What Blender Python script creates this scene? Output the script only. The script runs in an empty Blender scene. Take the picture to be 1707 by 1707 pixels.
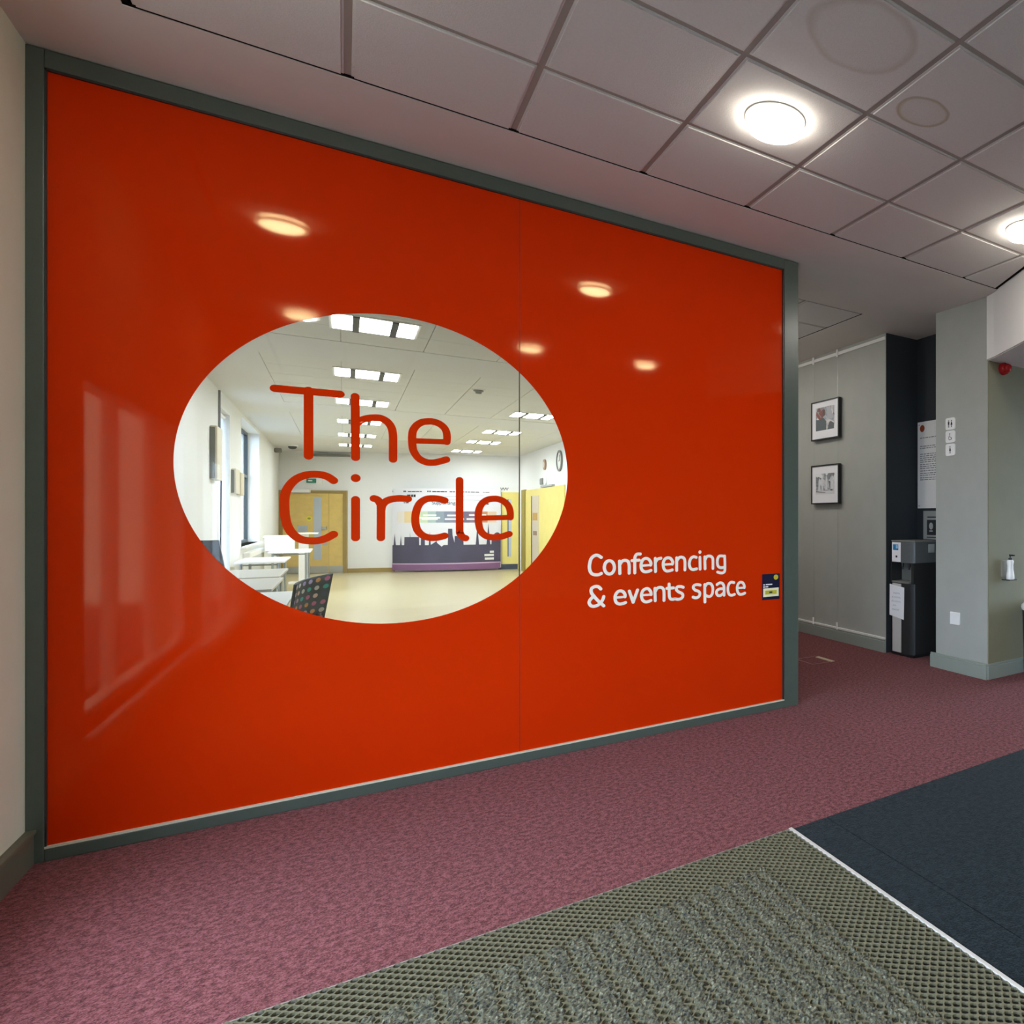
import bpy, bmesh, math, random
from mathutils import Vector, Matrix
random.seed(7)
sc = bpy.context.scene
COL = sc.collection

# ------------------------------------------------------------------ camera
F_PX, YAW, CX, CY, EYE = 1111.54, 0.7043, 1517.3, 862.32, 1.3434
cam_data = bpy.data.cameras.new('camera')
cam = bpy.data.objects.new('camera', cam_data)
COL.objects.link(cam)
cam.location = (0, 0, EYE)
cam.rotation_euler = (math.pi / 2, 0, -YAW)
cam_data.sensor_width = 36
cam_data.lens = F_PX / 1707 * 36
cam_data.shift_x = (853.5 - CX) / 1707
cam_data.shift_y = (CY - 853.5) / 1707
cam_data.clip_start = 0.02
cam_data.clip_end = 300
sc.camera = cam

# ------------------------------------------------------------------ world and exposure
SKY = 10.0
world = bpy.data.worlds.new('sky')
sc.world = world
world.use_nodes = True
bg = world.node_tree.nodes['Background']
bg.inputs[0].default_value = (0.62, 0.79, 1.0, 1)
bg.inputs[1].default_value = SKY
sc.view_settings.view_transform = 'Standard'
sc.view_settings.look = 'None'
sc.view_settings.exposure = 0.0
sc.view_settings.gamma = 1.0
sc.view_settings.use_curve_mapping = False
LAMP = 74.0          # downlight glass, emission strength
HALL = 62.0          # hall luminaires

# ------------------------------------------------------------------ helpers
def srgb(h):
    h = h.lstrip('#')
    out = []
    for k in (0, 2, 4):
        c = int(h[k:k + 2], 16) / 255
        out.append(c / 12.92 if c <= 0.04045 else ((c + 0.055) / 1.055) ** 2.4)
    return (*out, 1)

def lin(r, g, b):
    return (r, g, b, 1)

MATS = {}
def mat(name, col, rough=0.6, spec=0.5, metal=0.0, noise=0.0, scale=40, bump=0.0, bscale=None, emit=None, estr=0.0, coat=0.0):
    m = bpy.data.materials.new(name)
    m.use_nodes = True
    nt = m.node_tree
    b = nt.nodes['Principled BSDF']
    b.inputs['Base Color'].default_value = col
    b.inputs['Roughness'].default_value = rough
    b.inputs['Specular IOR Level'].default_value = spec
    b.inputs['Metallic'].default_value = metal
    b.inputs['Coat Weight'].default_value = coat
    if emit:
        b.inputs['Emission Color'].default_value = emit
        b.inputs['Emission Strength'].default_value = estr
    if noise or bump:
        tc = nt.nodes.new('ShaderNodeTexCoord')
        if noise:
            n = nt.nodes.new('ShaderNodeTexNoise')
            n.inputs['Scale'].default_value = scale
            n.inputs['Detail'].default_value = 4
            nt.links.new(tc.outputs['Object'], n.inputs['Vector'])
            r = nt.nodes.new('ShaderNodeValToRGB')
            r.color_ramp.elements[0].position = 0.3
            r.color_ramp.elements[1].position = 0.7
            lo = 1 - noise; hi = 1 + noise
            r.color_ramp.elements[0].color = (col[0] * lo, col[1] * lo, col[2] * lo, 1)
            r.color_ramp.elements[1].color = (col[0] * hi, col[1] * hi, col[2] * hi, 1)
            nt.links.new(n.outputs['Fac'], r.inputs['Fac'])
            nt.links.new(r.outputs['Color'], b.inputs['Base Color'])
        if bump:
            n2 = nt.nodes.new('ShaderNodeTexNoise')
            n2.inputs['Scale'].default_value = bscale or scale
            n2.inputs['Detail'].default_value = 3
            nt.links.new(tc.outputs['Object'], n2.inputs['Vector'])
            bp = nt.nodes.new('ShaderNodeBump')
            bp.inputs['Strength'].default_value = bump
            bp.inputs['Distance'].default_value = 0.01
            nt.links.new(n2.outputs['Fac'], bp.inputs['Height'])
            nt.links.new(bp.outputs['Normal'], b.inputs['Normal'])
    MATS[name] = m
    return m

class MB:
    """collects faces, then becomes one mesh object"""
    def __init__(s):
        s.v = []; s.f = []
    def face(s, pts):
        i = len(s.v); s.v += [tuple(p) for p in pts]; s.f.append(tuple(range(i, i + len(pts)))); return s
    def box(s, x0, x1, y0, y1, z0, z1):
        i = len(s.v)
        s.v += [(x0, y0, z0), (x1, y0, z0), (x1, y1, z0), (x0, y1, z0), (x0, y0, z1), (x1, y0, z1), (x1, y1, z1), (x0, y1, z1)]
        s.f += [tuple(i + k for k in q) for q in ((3, 2, 1, 0), (4, 5, 6, 7), (0, 1, 5, 4), (1, 2, 6, 5), (2, 3, 7, 6), (3, 0, 4, 7))]
        return s
    def prism(s, poly, z0, z1):
        """poly counter-clockwise in x,y"""
        n = len(poly); i = len(s.v)
        s.v += [(x, y, z0) for x, y in poly] + [(x, y, z1) for x, y in poly]
        s.f.append(tuple(i + k for k in range(n - 1, -1, -1))); s.f.append(tuple(i + n + k for k in range(n)))
        for k in range(n):
            j = (k + 1) % n
            s.f.append((i + k, i + j, i + n + j, i + n + k))
        return s
    def lathe(s, prof, c=(0, 0, 0), n=24, axis='z', close=True):
        i = len(s.v); m = len(prof)
        for r, h in prof:
            for k in range(n):
                a = 2 * math.pi * k / n
                p = (r * math.cos(a), r * math.sin(a), h)
                if axis == 'x': p = (h, p[0], p[1])
                if axis == 'y': p = (p[0], -h, p[1])
                s.v.append((c[0] + p[0], c[1] + p[1], c[2] + p[2]))
        for a in range(m - 1):
            for k in range(n):
                j = (k + 1) % n
                s.f.append((i + a * n + k, i + a * n + j, i + (a + 1) * n + j, i + (a + 1) * n + k))
        if close:
            s.f.append(tuple(i + k for k in range(n - 1, -1, -1)))
            s.f.append(tuple(i + (m - 1) * n + k for k in range(n)))
        return s
    def tube(s, pts, r, n=6):
        pts = [Vector(p) for p in pts]; i = len(s.v)
        for a, p in enumerate(pts):
            t = (pts[min(a + 1, len(pts) - 1)] - pts[max(a - 1, 0)]).normalized()
            u = t.cross(Vector((0, 0, 1)))
            if u.length < 1e-3: u = t.cross(Vector((0, 1, 0)))
            u.normalize(); w = t.cross(u)
            for k in range(n):
                q = 2 * math.pi * k / n
                s.v.append(tuple(p + u * (r * math.cos(q)) + w * (r * math.sin(q))))
        for a in range(len(pts) - 1):
            for k in range(n):
                j = (k + 1) % n
                s.f.append((i + a * n + k, i + a * n + j, i + (a + 1) * n + j, i + (a + 1) * n + k))
        s.f.append(tuple(i + k for k in range(n - 1, -1, -1)))
        s.f.append(tuple(i + (len(pts) - 1) * n + k for k in range(n)))
        return s
    def obj(s, name, m, parent=None, smooth=False, bevel=0.0, loc=None, fix=True):
        me = bpy.data.meshes.new(name)
        me.from_pydata(s.v, [], s.f)
        if fix:
            b = bmesh.new(); b.from_mesh(me)
            bmesh.ops.recalc_face_normals(b, faces=b.faces[:])
            b.to_mesh(me); b.free()
        me.materials.append(m)
        if smooth:
            me.polygons.foreach_set('use_smooth', [True] * len(me.polygons))
            try: me.set_sharp_from_angle(angle=math.radians(40))
            except Exception: pass
        o = bpy.data.objects.new(name, me)
        COL.objects.link(o)
        if loc: o.location = loc
        if parent:
            o.parent = parent
            # parents stand at their own base: keep the part where it was drawn
            o.matrix_parent_inverse = Matrix.Translation(-(world_loc(parent)))
        if bevel:
            md = o.modifiers.new('edge', 'BEVEL'); md.width = bevel; md.segments = 2; md.limit_method = 'ANGLE'
        return o

def world_loc(o):
    p = Vector(o.location)
    if o.parent:
        p = p + world_loc(o.parent) + o.matrix_parent_inverse.translation
    return p

def tag(o, label=None, cat=None, group=None, kind=None):
    if label: o['label'] = label
    if cat: o['category'] = cat
    if group: o['group'] = group
    if kind: o['kind'] = kind
    return o

def thing(name, label, cat, loc=(0, 0, 0), group=None):
    o = bpy.data.objects.new(name, None)
    COL.objects.link(o); o.location = loc
    o.empty_display_size = 0.1
    return tag(o, label, cat, group)

def struct(name, mb, m, parent=None, **k):
    o = mb.obj(name, m, parent, **k)
    if not parent: o['kind'] = 'structure'
    return o

def struct_empty(name, loc=(0, 0, 0)):
    o = bpy.data.objects.new(name, None)
    COL.objects.link(o); o.location = loc
    o['kind'] = 'structure'
    return o

def dup(root, offset, label=None, group=None):
    """a copy of a thing with its parts and sub-parts, moved by offset"""
    def cp(o, parent):
        c = o.copy(); COL.objects.link(c)
        if parent:
            c.parent = parent; c.matrix_parent_inverse = o.matrix_parent_inverse.copy()
        for ch in list(o.children): cp(ch, c)
        return c
    r = cp(root, None)
    r.location = Vector(root.location) + Vector(offset)
    if label: r['label'] = label
    if group: r['group'] = group
    return r

def smooth_line(pts, n=6):
    if len(pts) < 3: return list(pts)
    out = []
    for i in range(len(pts) - 1):
        p0 = pts[max(i - 1, 0)]; p1 = pts[i]; p2 = pts[i + 1]; p3 = pts[min(i + 2, len(pts) - 1)]
        for k in range(n):
            t = k / n
            out.append(tuple(0.5 * ((2 * p1[c]) + (-p0[c] + p2[c]) * t + (2 * p0[c] - 5 * p1[c] + 4 * p2[c] - p3[c]) * t * t
                                    + (-p0[c] + 3 * p1[c] - 3 * p2[c] + p3[c]) * t ** 3) for c in (0, 1)))
    out.append(tuple(pts[-1]))
    return out

def stroke(mb, pts, w, place, n=6, sharp=False):
    """flat round-ended ribbon along a polyline (a, b) put into space by place(a, b)"""
    q = pts if sharp else smooth_line(pts, n)
    h = w / 2
    L, R = [], []
    for i, p in enumerate(q):
        a = q[max(i - 1, 0)]; b = q[min(i + 1, len(q) - 1)]
        dx, dy = b[0] - a[0], b[1] - a[1]
        d = math.hypot(dx, dy) or 1
        nx, ny = -dy / d, dx / d
        L.append((p[0] + nx * h, p[1] + ny * h)); R.append((p[0] - nx * h, p[1] - ny * h))
    first = Vector(place(0, 0)); ax = (Vector(place(1, 0)) - first).cross(Vector(place(0, 1)) - first).normalized()
    for i in range(len(q) - 1):
        k = ax * (4e-5 * (i % 6))
        mb.face([tuple(Vector(place(*p)) + k) for p in (R[i], R[i + 1], L[i + 1], L[i])])
    for c, nb in ((q[0], q[1]), (q[-1], q[-2])):
        t0 = math.atan2(c[1] - nb[1], c[0] - nb[0])
        mb.face([place(c[0] + h * math.cos(t0 + t * math.pi / 16), c[1] + h * math.sin(t0 + t * math.pi / 16)) for t in range(-8, 9)])
    return mb

def disc(mb, c, rx, ry, place, n=18):
    mb.face([place(c[0] + rx * math.cos(2 * math.pi * k / n), c[1] + ry * math.sin(2 * math.pi * k / n)) for k in range(n)])

def rrect(a0, a1, b0, b1, r, n=5):
    pts = []
    for cx, cy, s in ((a1 - r, b1 - r, 0), (a0 + r, b1 - r, 1), (a0 + r, b0 + r, 2), (a1 - r, b0 + r, 3)):
        for k in range(n + 1):
            t = (s + k / n) * math.pi / 2
            pts.append((cx + r * math.cos(t), cy + r * math.sin(t)))
    return pts

def text_mesh(name, s, size, m, place, parent):
    """built-in font turned into a flat mesh; place(a, b) puts text coordinates into space"""
    cu = bpy.data.curves.new(name, 'FONT'); cu.body = s; cu.size = size; cu.resolution_u = 3
    t = bpy.data.objects.new(name, cu); COL.objects.link(t)
    dg = bpy.context.evaluated_depsgraph_get()
    me = bpy.data.meshes.new_from_object(t.evaluated_get(dg))
    bpy.data.objects.remove(t); 
    mb = MB(); mb.v = [place(v.co.x, v.co.y) for v in me.vertices]; mb.f = [tuple(p.vertices) for p in me.polygons]
    return mb.obj(name, m, parent, fix=False)

# ------------------------------------------------------------------ materials
PLASTER = mat('ceiling_plaster', srgb('#d6d0c9'), 0.9, 0.2, noise=0.02, scale=3)
TILE = mat('mineral_tile', srgb('#d4d1cc'), 0.95, 0.15, noise=0.03, scale=90, bump=0.15, bscale=160)
GRID = mat('grid_metal', srgb('#a39c92'), 0.6, 0.3)
VOID = mat('ceiling_void', lin(0.01, 0.01, 0.01), 1.0, 0.0)
CREAM = mat('cream_paint', srgb('#cfcdb2'), 0.8, 0.3, noise=0.02, scale=5)
GREY = mat('grey_paint', srgb('#a9aaa2'), 0.6, 0.35, noise=0.03, scale=6, bump=0.04, bscale=60)
SLATE = mat('niche_dark', srgb('#2e3337'), 0.7, 0.3, noise=0.03, scale=6)  # niche tone, far darker than the grey gallery wall
SKIRT = mat('skirting_gloss', srgb('#929a90'), 0.35, 0.5)
DARKSKIRT = mat('skirting_olive', srgb('#5c5c4a'), 0.4, 0.5)
FRAME = mat('frame_paint', srgb('#4e5850'), 0.3, 0.5, noise=0.03, scale=30)
BEAD = mat('bead_metal', srgb('#d8d2bb'), 0.35, 0.5)
VINYL = mat('red_vinyl', lin(0.60, 0.027, 0.001), 0.05, 0.20, noise=0.02, scale=2)
VINYL.node_tree.nodes['Principled BSDF'].inputs['Specular Tint'].default_value = (1.0, 0.80, 0.42, 1)
WVINYL = mat('white_vinyl', srgb('#fbf3e4'), 0.4, 0.4)
WHITE = mat('white_paint', srgb('#f0eeea'), 0.5, 0.4)
WHITEGLOSS = mat('white_plastic', srgb('#f4f3ef'), 0.25, 0.5)
BLACK = mat('black_plastic', lin(0.012, 0.013, 0.015), 0.35, 0.5)
DARK = mat('charcoal_plastic', lin(0.022, 0.024, 0.024), 0.4, 0.5)
MIDGREY = mat('mid_grey_plastic', srgb('#7c7c78'), 0.45, 0.5)
METAL = mat('brushed_steel', srgb('#b9bbbb'), 0.3, 0.5, metal=0.9)
TRIM = mat('aluminium_trim', srgb('#e6e2da'), 0.35, 0.5, metal=0.25)
PAPER = mat('paper', srgb('#f3f2f4'), 0.8, 0.2)
INK = mat('ink', lin(0.03, 0.03, 0.035), 0.7, 0.2)
GREYINK = mat('grey_ink', srgb('#8e8e92'), 0.7, 0.2)
RED = mat('alarm_red', lin(0.42, 0.008, 0.01), 0.25, 0.5)
HALLWALL = mat('hall_white_paint', srgb('#e9e8e6'), 0.75, 0.3)
HALLTILE = mat('hall_tile', srgb('#dedcd6'), 0.9, 0.2, noise=0.02, scale=60)
HALLPLAST = mat('hall_ceiling_paint', srgb('#dddbd8'), 0.9, 0.2)
OAK = mat('light_oak', srgb('#d9b965'), 0.45, 0.4, noise=0.06, scale=9)
OAKDARK = mat('oak_frame', srgb('#9b8040'), 0.45, 0.4, noise=0.06, scale=9)
HALLFLOOR = mat('hall_vinyl_floor', srgb('#bfb189'), 0.28, 0.5, noise=0.03, scale=2.5)
WARMWHITE = lin(1.0, 0.93, 0.80)

def carpet_material(name, base, dark, light, scale, bump):
    m = bpy.data.materials.new(name); m.use_nodes = True
    nt = m.node_tree; b = nt.nodes['Principled BSDF']
    b.inputs['Roughness'].default_value = 1.0
    b.inputs['Specular IOR Level'].default_value = 0.1
    b.inputs['Sheen Weight'].default_value = 0.06
    tc = nt.nodes.new('ShaderNodeTexCoord')
    n = nt.nodes.new('ShaderNodeTexNoise'); n.inputs['Scale'].default_value = scale; n.inputs['Detail'].default_value = 5; n.inputs['Roughness'].default_value = 0.7
    nt.links.new(tc.outputs['Object'], n.inputs['Vector'])
    r = nt.nodes.new('ShaderNodeValToRGB')
    e = r.color_ramp.elements
    e[0].position = 0.42; e[0].color = dark
    e[1].position = 0.58; e[1].color = light
    mid = r.color_ramp.elements.new(0.5); mid.color = base
    n3 = nt.nodes.new('ShaderNodeTexNoise'); n3.inputs['Scale'].default_value = scale * 0.28; n3.inputs['Detail'].default_value = 4; n3.inputs['Roughness'].default_value = 0.75
    nt.links.new(tc.outputs['Object'], n3.inputs['Vector'])
    mx = nt.nodes.new('ShaderNodeMix'); mx.inputs['Factor'].default_value = 0.5
    nt.links.new(n.outputs['Fac'], mx.inputs['A']); nt.links.new(n3.outputs['Fac'], mx.inputs['B'])
    nt.links.new(mx.outputs['Result'], r.inputs['Fac'])
    nt.links.new(r.outputs['Color'], b.inputs['Base Color'])
    n2 = nt.nodes.new('ShaderNodeTexNoise'); n2.inputs['Scale'].default_value = scale * 0.8; n2.inputs['Detail'].default_value = 4
    nt.links.new(tc.outputs['Object'], n2.inputs['Vector'])
    bp = nt.nodes.new('ShaderNodeBump'); bp.inputs['Strength'].default_value = bump; bp.inputs['Distance'].default_value = 0.012
    nt.links.new(n2.outputs['Fac'], bp.inputs['Height']); nt.links.new(bp.outputs['Normal'], b.inputs['Normal'])
    return m

CARPET = carpet_material('purple_carpet', lin(0.175, 0.050, 0.051), lin(0.072, 0.017, 0.018), lin(0.285, 0.098, 0.104), 165, 0.4)
DARKMAT = carpet_material('dark_teal_mat', lin(0.010, 0.017, 0.020), lin(0.005, 0.009, 0.011), lin(0.019, 0.029, 0.032), 160, 0.4)

def glass_material(name, tint=(0.97, 0.985, 0.98, 1), ior=1.5):
    m = bpy.data.materials.new(name); m.use_nodes = True
    nt = m.node_tree; nt.nodes.clear()
    out = nt.nodes.new('ShaderNodeOutputMaterial')
    t = nt.nodes.new('ShaderNodeBsdfTransparent'); t.inputs[0].default_value = tint
    g = nt.nodes.new('ShaderNodeBsdfGlossy'); g.inputs['Roughness'].default_value = 0.02
    fr = nt.nodes.new('ShaderNodeFresnel'); fr.inputs['IOR'].default_value = ior
    mx = nt.nodes.new('ShaderNodeMixShader')
    nt.links.new(fr.outputs[0], mx.inputs[0]); nt.links.new(t.outputs[0], mx.inputs[1]); nt.links.new(g.outputs[0], mx.inputs[2])
    nt.links.new(mx.outputs[0], out.inputs[0])
    return m
GLASS = glass_material('clear_glass')

# ------------------------------------------------------------------ lobby shell
C = 3.1717                     # ceiling height
D = 4.178                      # plane of the glazed screen
XL = -0.935                    # left wall
def bulk_x(y): return 4.03 - 0.41 * (3.69 - y)

struct('floor', MB().face([(XL, -4, 0), (7.2, -4, 0), (7.2, 9.7, 0), (2.4, 9.7, 0), (2.4, 4.26, 0), (XL, 4.26, 0)]), CARPET, fix=False)
# left wall with a tall window opening beside the camera
WY0, WY1, WZ0, WZ1 = 0.25, 3.42, 0.30, 2.10
struct('wall_left', MB().box(XL - 0.25, XL, -4, -3.6, 0, 3.3).box(XL - 0.25, XL, -0.05, WY0, 0, 3.3).box(XL - 0.25, XL, WY1, 4.30, 0, 3.3)
       .box(XL - 0.25, XL, -3.6, -0.05, 0, 0.05).box(XL - 0.25, XL, -3.6, -0.05, 2.0, 3.3)
       .box(XL - 0.25, XL, WY0, WY1, 0, WZ0).box(XL - 0.25, XL, WY0, WY1, WZ1, 3.3), CREAM)
w1 = struct_empty('window_1', (XL - 0.1, WY0, WZ0))
fr = MB()
for y in (WY0, 1.31, 2.37, WY1 - 0.05): fr.box(XL - 0.13, XL - 0.07, y, y + 0.05, WZ0, WZ1)
for z in (WZ0, WZ1 - 0.05): fr.box(XL - 0.13, XL - 0.07, WY0, WY1, z, z + 0.05)
fr.obj('window_frame', WHITE, w1)
for y in (WY0 + 0.05, 1.36, 2.42):
    MB().face([(XL - 0.1, y, WZ0 + 0.05), (XL - 0.1, y + 0.955, WZ0 + 0.05), (XL - 0.1, y + 0.955, WZ1 - 0.05), (XL - 0.1, y, WZ1 - 0.05)]).obj('pane', GLASS, w1, fix=False)
w0 = struct_empty('window_fill_back', (XL - 0.1, -3.6, 0.05))  # added window behind the camera, unseen, for more daylight in the lobby
fr = MB()
for y in (-3.6, -2.45, -1.27, -0.10): fr.box(XL - 0.13, XL - 0.07, y, y + 0.05, 0.05, 2.0)
for z in (0.05, 1.95): fr.box(XL - 0.13, XL - 0.07, -3.6, -0.05, z, z + 0.05)
fr.obj('window_frame', WHITE, w0)
MB().face([(XL - 0.1, -3.58, 0.07), (XL - 0.1, -0.07, 0.07), (XL - 0.1, -0.07, 1.98), (XL - 0.1, -3.58, 1.98)]).obj('pane', GLASS, w0, fix=False)
MB().box(XL - 0.25, XL + 0.03, WY0 - 0.03, WY1 + 0.03, WZ0 - 0.03, WZ0).obj('window_sill', WHITE, w1)
bl = MB().box(XL, XL + 0.022, -4, 4.163, 0, 0.118)
bl.box(XL, XL + 0.028, -4, 4.163, 0.118, 0.134)
struct('baseboard_left', bl, DARKSKIRT, bevel=0.003)
struct('wall_back', MB().box(XL - 0.25, 7.4, -4.2, -4, 0, 3.3), CREAM)
struct('wall_far_right', MB().box(7.2, 7.4, -4.2, 1.4, 0, 3.3).box(7.2, 7.4, 3.7, 3.8, 0, 3.3).box(7.2, 7.4, 1.4, 3.7, 2.6, 3.3), CREAM)
w5 = struct_empty('window_fill_right', (7.3, 1.4, 0))  # added window out of view, brings daylight under the low ceiling
fr = MB()
for y in (1.4, 2.5, 3.65): fr.box(7.27, 7.33, y, y + 0.05, 0, 2.6)
for z in (0, 2.1, 2.55): fr.box(7.27, 7.33, 1.4, 3.7, z, z + 0.05)
fr.obj('window_frame', WHITE, w5)
MB().face([(7.3, 1.42, 0.03), (7.3, 3.68, 0.03), (7.3, 3.68, 2.57), (7.3, 1.42, 2.57)]).obj('pane', GLASS, w5, fix=False)
struct('floor', MB().box(7.41, 40, -20, 20, -0.25, -0.2), mat('forecourt_paving', srgb('#7a7976'), 0.9, noise=0.1, scale=3))

# gallery wall, niche and pillar on the right
XG, XP, YN, XN = 4.10, 4.05, 5.20, 4.50
struct('wall_gallery', MB().box(XG, XG + 0.6, YN, 10, 0, C + 0.02), GREY)
nm = MB()
nm.box(XN, XN + 0.15, 4.41, YN, 0, C + 0.02)
struct('wall_niche', nm, SLATE)
struct('wall_niche', MB().box(XG + 0.004, XN, YN - 0.006, YN, 0, C), SLATE)
struct('wall_pillar', MB().prism([(XP, 4.41), (XP + 0.02, 3.80), (7.2, 3.80), (7.2, 4.41)], 0, C + 0.02), GREY)
struct('wall_right_shade', MB().box(XP + 0.025, 7.2, 3.792, 3.80, 0, 2.70), mat('right_wall_shade', srgb('#87836b'), 0.6, 0.35, noise=0.03, scale=6))  # skin over the same grey wall, its shade put into a darker olive
def skirting(name, x0, x1, y0, y1, side):
    mb = MB()
    if side == 'x':
        mb.box(x0 - 0.022, x0, y0, y1, 0, 0.112); mb.box(x0 - 0.017, x0, y0, y1, 0.112, 0.130)
    else:
        mb.box(x0, x1, y0 - 0.022, y0, 0, 0.108); mb.box(x0, x1, y0 - 0.017, y0, 0.108, 0.128)
    return struct(name, mb, SKIRT, bevel=0.004)
skirting('baseboard_gallery', XG, 0, YN, 10, 'x')
skirting('baseboard_pillar', XP + 0.002, 0, 3.78, 4.47, 'x')
skirting('baseboard_right', XP + 0.0, 7.2, 3.793, 0, 'y')
# end of the corridor and back of the hall wall
struct('wall_corridor', MB().box(2.38, 2.48, 4.30, 9.6, 0, 3.3).box(2.38, 4.8, 9.6, 9.7, 0, 3.3), HALLWALL)

# ------------------------------------------------------------------ lobby ceiling: plaster border, grid, tiles
X0T, Y0T = 0.0123, 3.0365
ceil = struct_empty('ceiling', (1.5, 2, C))
def part(mb, name, m, parent=None, **k): return mb.obj(name, m, parent or ceil, **k)
pl = MB()
ED = 0.03
pl.box(XL, -0.602, -4, 4.3, C, C + ED)
pl.prism([(-0.602, 3.634), (4.008, 3.634), (4.03, 3.69), (4.06, 3.80), (4.06, 4.3), (-0.602, 4.3)], C, C + ED)
pl.box(2.3, 4.52, 4.3, 4.848, C, C + ED)
pl.box(3.566, 4.52, 4.848, 9.6, C, C + ED).box(2.3, 3.566, 7.8, 9.6, C, C + ED)
pl.box(-0.602, 7.2, -4, -2.98, C, C + ED)
part(pl, 'plaster_border', PLASTER)
part(MB().box(XL, 7.2, -4, 9.7, C + 0.05, C + 0.06), 'void_board', VOID)

def clip_half(poly, a, b, c):
    """keep a*x+b*y<=c"""
    out = []
    for i in range(len(poly)):
        p, q = poly[i], poly[(i + 1) % len(poly)]
        dp = a * p[0] + b * p[1] - c; dq = a * q[0] + b * q[1] - c
        if dp <= 0: out.append(p)
        if dp * dq < 0:
            t = dp / (dp - dq); out.append((p[0] + (q[0] - p[0]) * t, p[1] + (q[1] - p[1]) * t))
    return out

def stained_tile(cx, cy, rx, ry, wob, strength):
    m = MATS['mineral_tile'].copy(); m.name = 'stained_tile'
    nt = m.node_tree; b = nt.nodes['Principled BSDF']
    src = b.inputs['Base Color'].links[0].from_socket
    tc = nt.nodes.new('ShaderNodeTexCoord'); mp = nt.nodes.new('ShaderNodeMapping')
    mp.inputs['Location'].default_value = (-cx / rx, -cy / ry, 0); mp.inputs['Scale'].default_value = (1 / rx, 1 / ry, 0)
    nt.links.new(tc.outputs['Object'], mp.inputs['Vector'])
    nz = nt.nodes.new('ShaderNodeTexNoise'); nz.inputs['Scale'].default_value = 6
    nt.links.new(tc.outputs['Object'], nz.inputs['Vector'])
    ln = nt.nodes.new('ShaderNodeVectorMath'); ln.operation = 'LENGTH'
    nt.links.new(mp.outputs[0], ln.inputs[0])
    ma = nt.nodes.new('ShaderNodeMath'); ma.operation = 'MULTIPLY_ADD'; ma.inputs[1].default_value = wob; 
    nt.links.new(nz.outputs['Fac'], ma.inputs[0]); nt.links.new(ln.outputs['Value'], ma.inputs[2])
    r = nt.nodes.new('ShaderNodeValToRGB')
    e = r.color_ramp.elements
    e[0].position = 0.0; e[0].color = (0.03, 0.03, 0.03, 1)
    e[1].position = 1.0; e[1].color = (0, 0, 0, 1)
    k = e.new(0.80); k.color = (0.18, 0.18, 0.18, 1)
    k = e.new(0.92); k.color = (1, 1, 1, 1)
    k = e.new(0.97); k.color = (0.5, 0.5, 0.5, 1)
    nt.links.new(ma.outputs[0], r.inputs['Fac'])
    sm = nt.nodes.new('ShaderNodeMath'); sm.operation = 'MULTIPLY'; sm.inputs[1].default_value = strength
    nt.links.new(r.outputs['Color'], sm.inputs[0])
    mx = nt.nodes.new('ShaderNodeMix'); mx.data_type = 'RGBA'
    mx.inputs['B'].default_value = srgb('#9c8454')
    nt.links.new(sm.outputs[0], mx.inputs['Factor']); nt.links.new(src, mx.inputs['A']); nt.links.new(mx.outputs['Result'], b.inputs['Base Color'])
    return m

half = 0.288
body = 0.278
def lip_tile(poly):
    """tile hanging a few millimetres below the grid, with a stepped edge"""
    mb = MB(); n = len(poly)
    cx = sum(p[0] for p in poly) / n; cy = sum(p[1] for p in poly) / n
    mb.prism([(cx + (p[0] - cx) * 0.968, cy + (p[1] - cy) * 0.968) for p in poly], 0, 0.006)
    mb.prism(poly, 0.006, 0.018)
    return mb
full = lip_tile([(-half, -half), (half, -half), (half, half), (-half, half)])
proto_mesh = None
for i in range(-1, 8):
    for j in range(-1, 10):
        cx = X0T + 0.6 * (i + 0.5); cy = Y0T - 0.6 * (j + 0.5) 
        if cy < -3: continue
        poly = [(cx - half, cy - half), (cx + half, cy - half), (cx + half, cy + half), (cx - half, cy + half)]
        hy = cy
        if hy > 1.25:
            cl = clip_half(poly, 1, -0.41, 4.03 - 0.41 * 3.69 - 0.035)
        else:
            cl = poly
        if len(cl) < 3: continue
        ar = abs(sum(cl[k][0] * cl[(k + 1) % len(cl)][1] - cl[(k + 1) % len(cl)][0] * cl[k][1] for k in range(len(cl)))) / 2
        if ar < 0.002: continue
        if len(cl) == 4 and ar > 0.33:
            if proto_mesh is None:
                o = full.obj('ceiling_tile', TILE, ceil, loc=(cx, cy, C)); proto_mesh = o.data
            else:
                o = bpy.data.objects.new('ceiling_tile', proto_mesh); COL.objects.link(o)
                o.parent = ceil; o.matrix_parent_inverse = Matrix.Translation(-Vector(ceil.location)); o.location = (cx, cy, C)
            if (i, j) in ((2, 1), (3, 1)):
                o.data = o.data.copy(); o.data.materials.clear()
                o.data.materials.append(stained_tile(0.0, -0.08, 0.26, 0.22, 0.22, 0.28) if i == 2 else stained_tile(-0.12, 0.12, 0.15, 0.12, 0.22, 0.6))
        else:
            q = [(p[0] - cx, p[1] - cy) for p in cl]
            lip_tile(q).obj('ceiling_tile', TILE, ceil, loc=(cx, cy, C))
for i in range(0, 8):
    x = X0T + 0.6 * i
    y1 = 3.62; y0 = -2.98
    if x > 3.05 : y0 = 3.69 - (4.03 - 0.04 - x) / 0.41
    if x > 3.05 and x > 3.98: continue
    part(MB().box(x - 0.012, x + 0.012, y0, y1, C + 0.008, C + 0.03), 'grid_bar', GRID)
for j in range(0, 10):
    y = Y0T - 0.6 * j
    x1 = bulk_x(y) - 0.04 if y > 1.25 else 4.8
    part(MB().box(-0.60, x1, y - 0.012, y + 0.012, C + 0.0085, C + 0.03), 'grid_bar', GRID)
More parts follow.
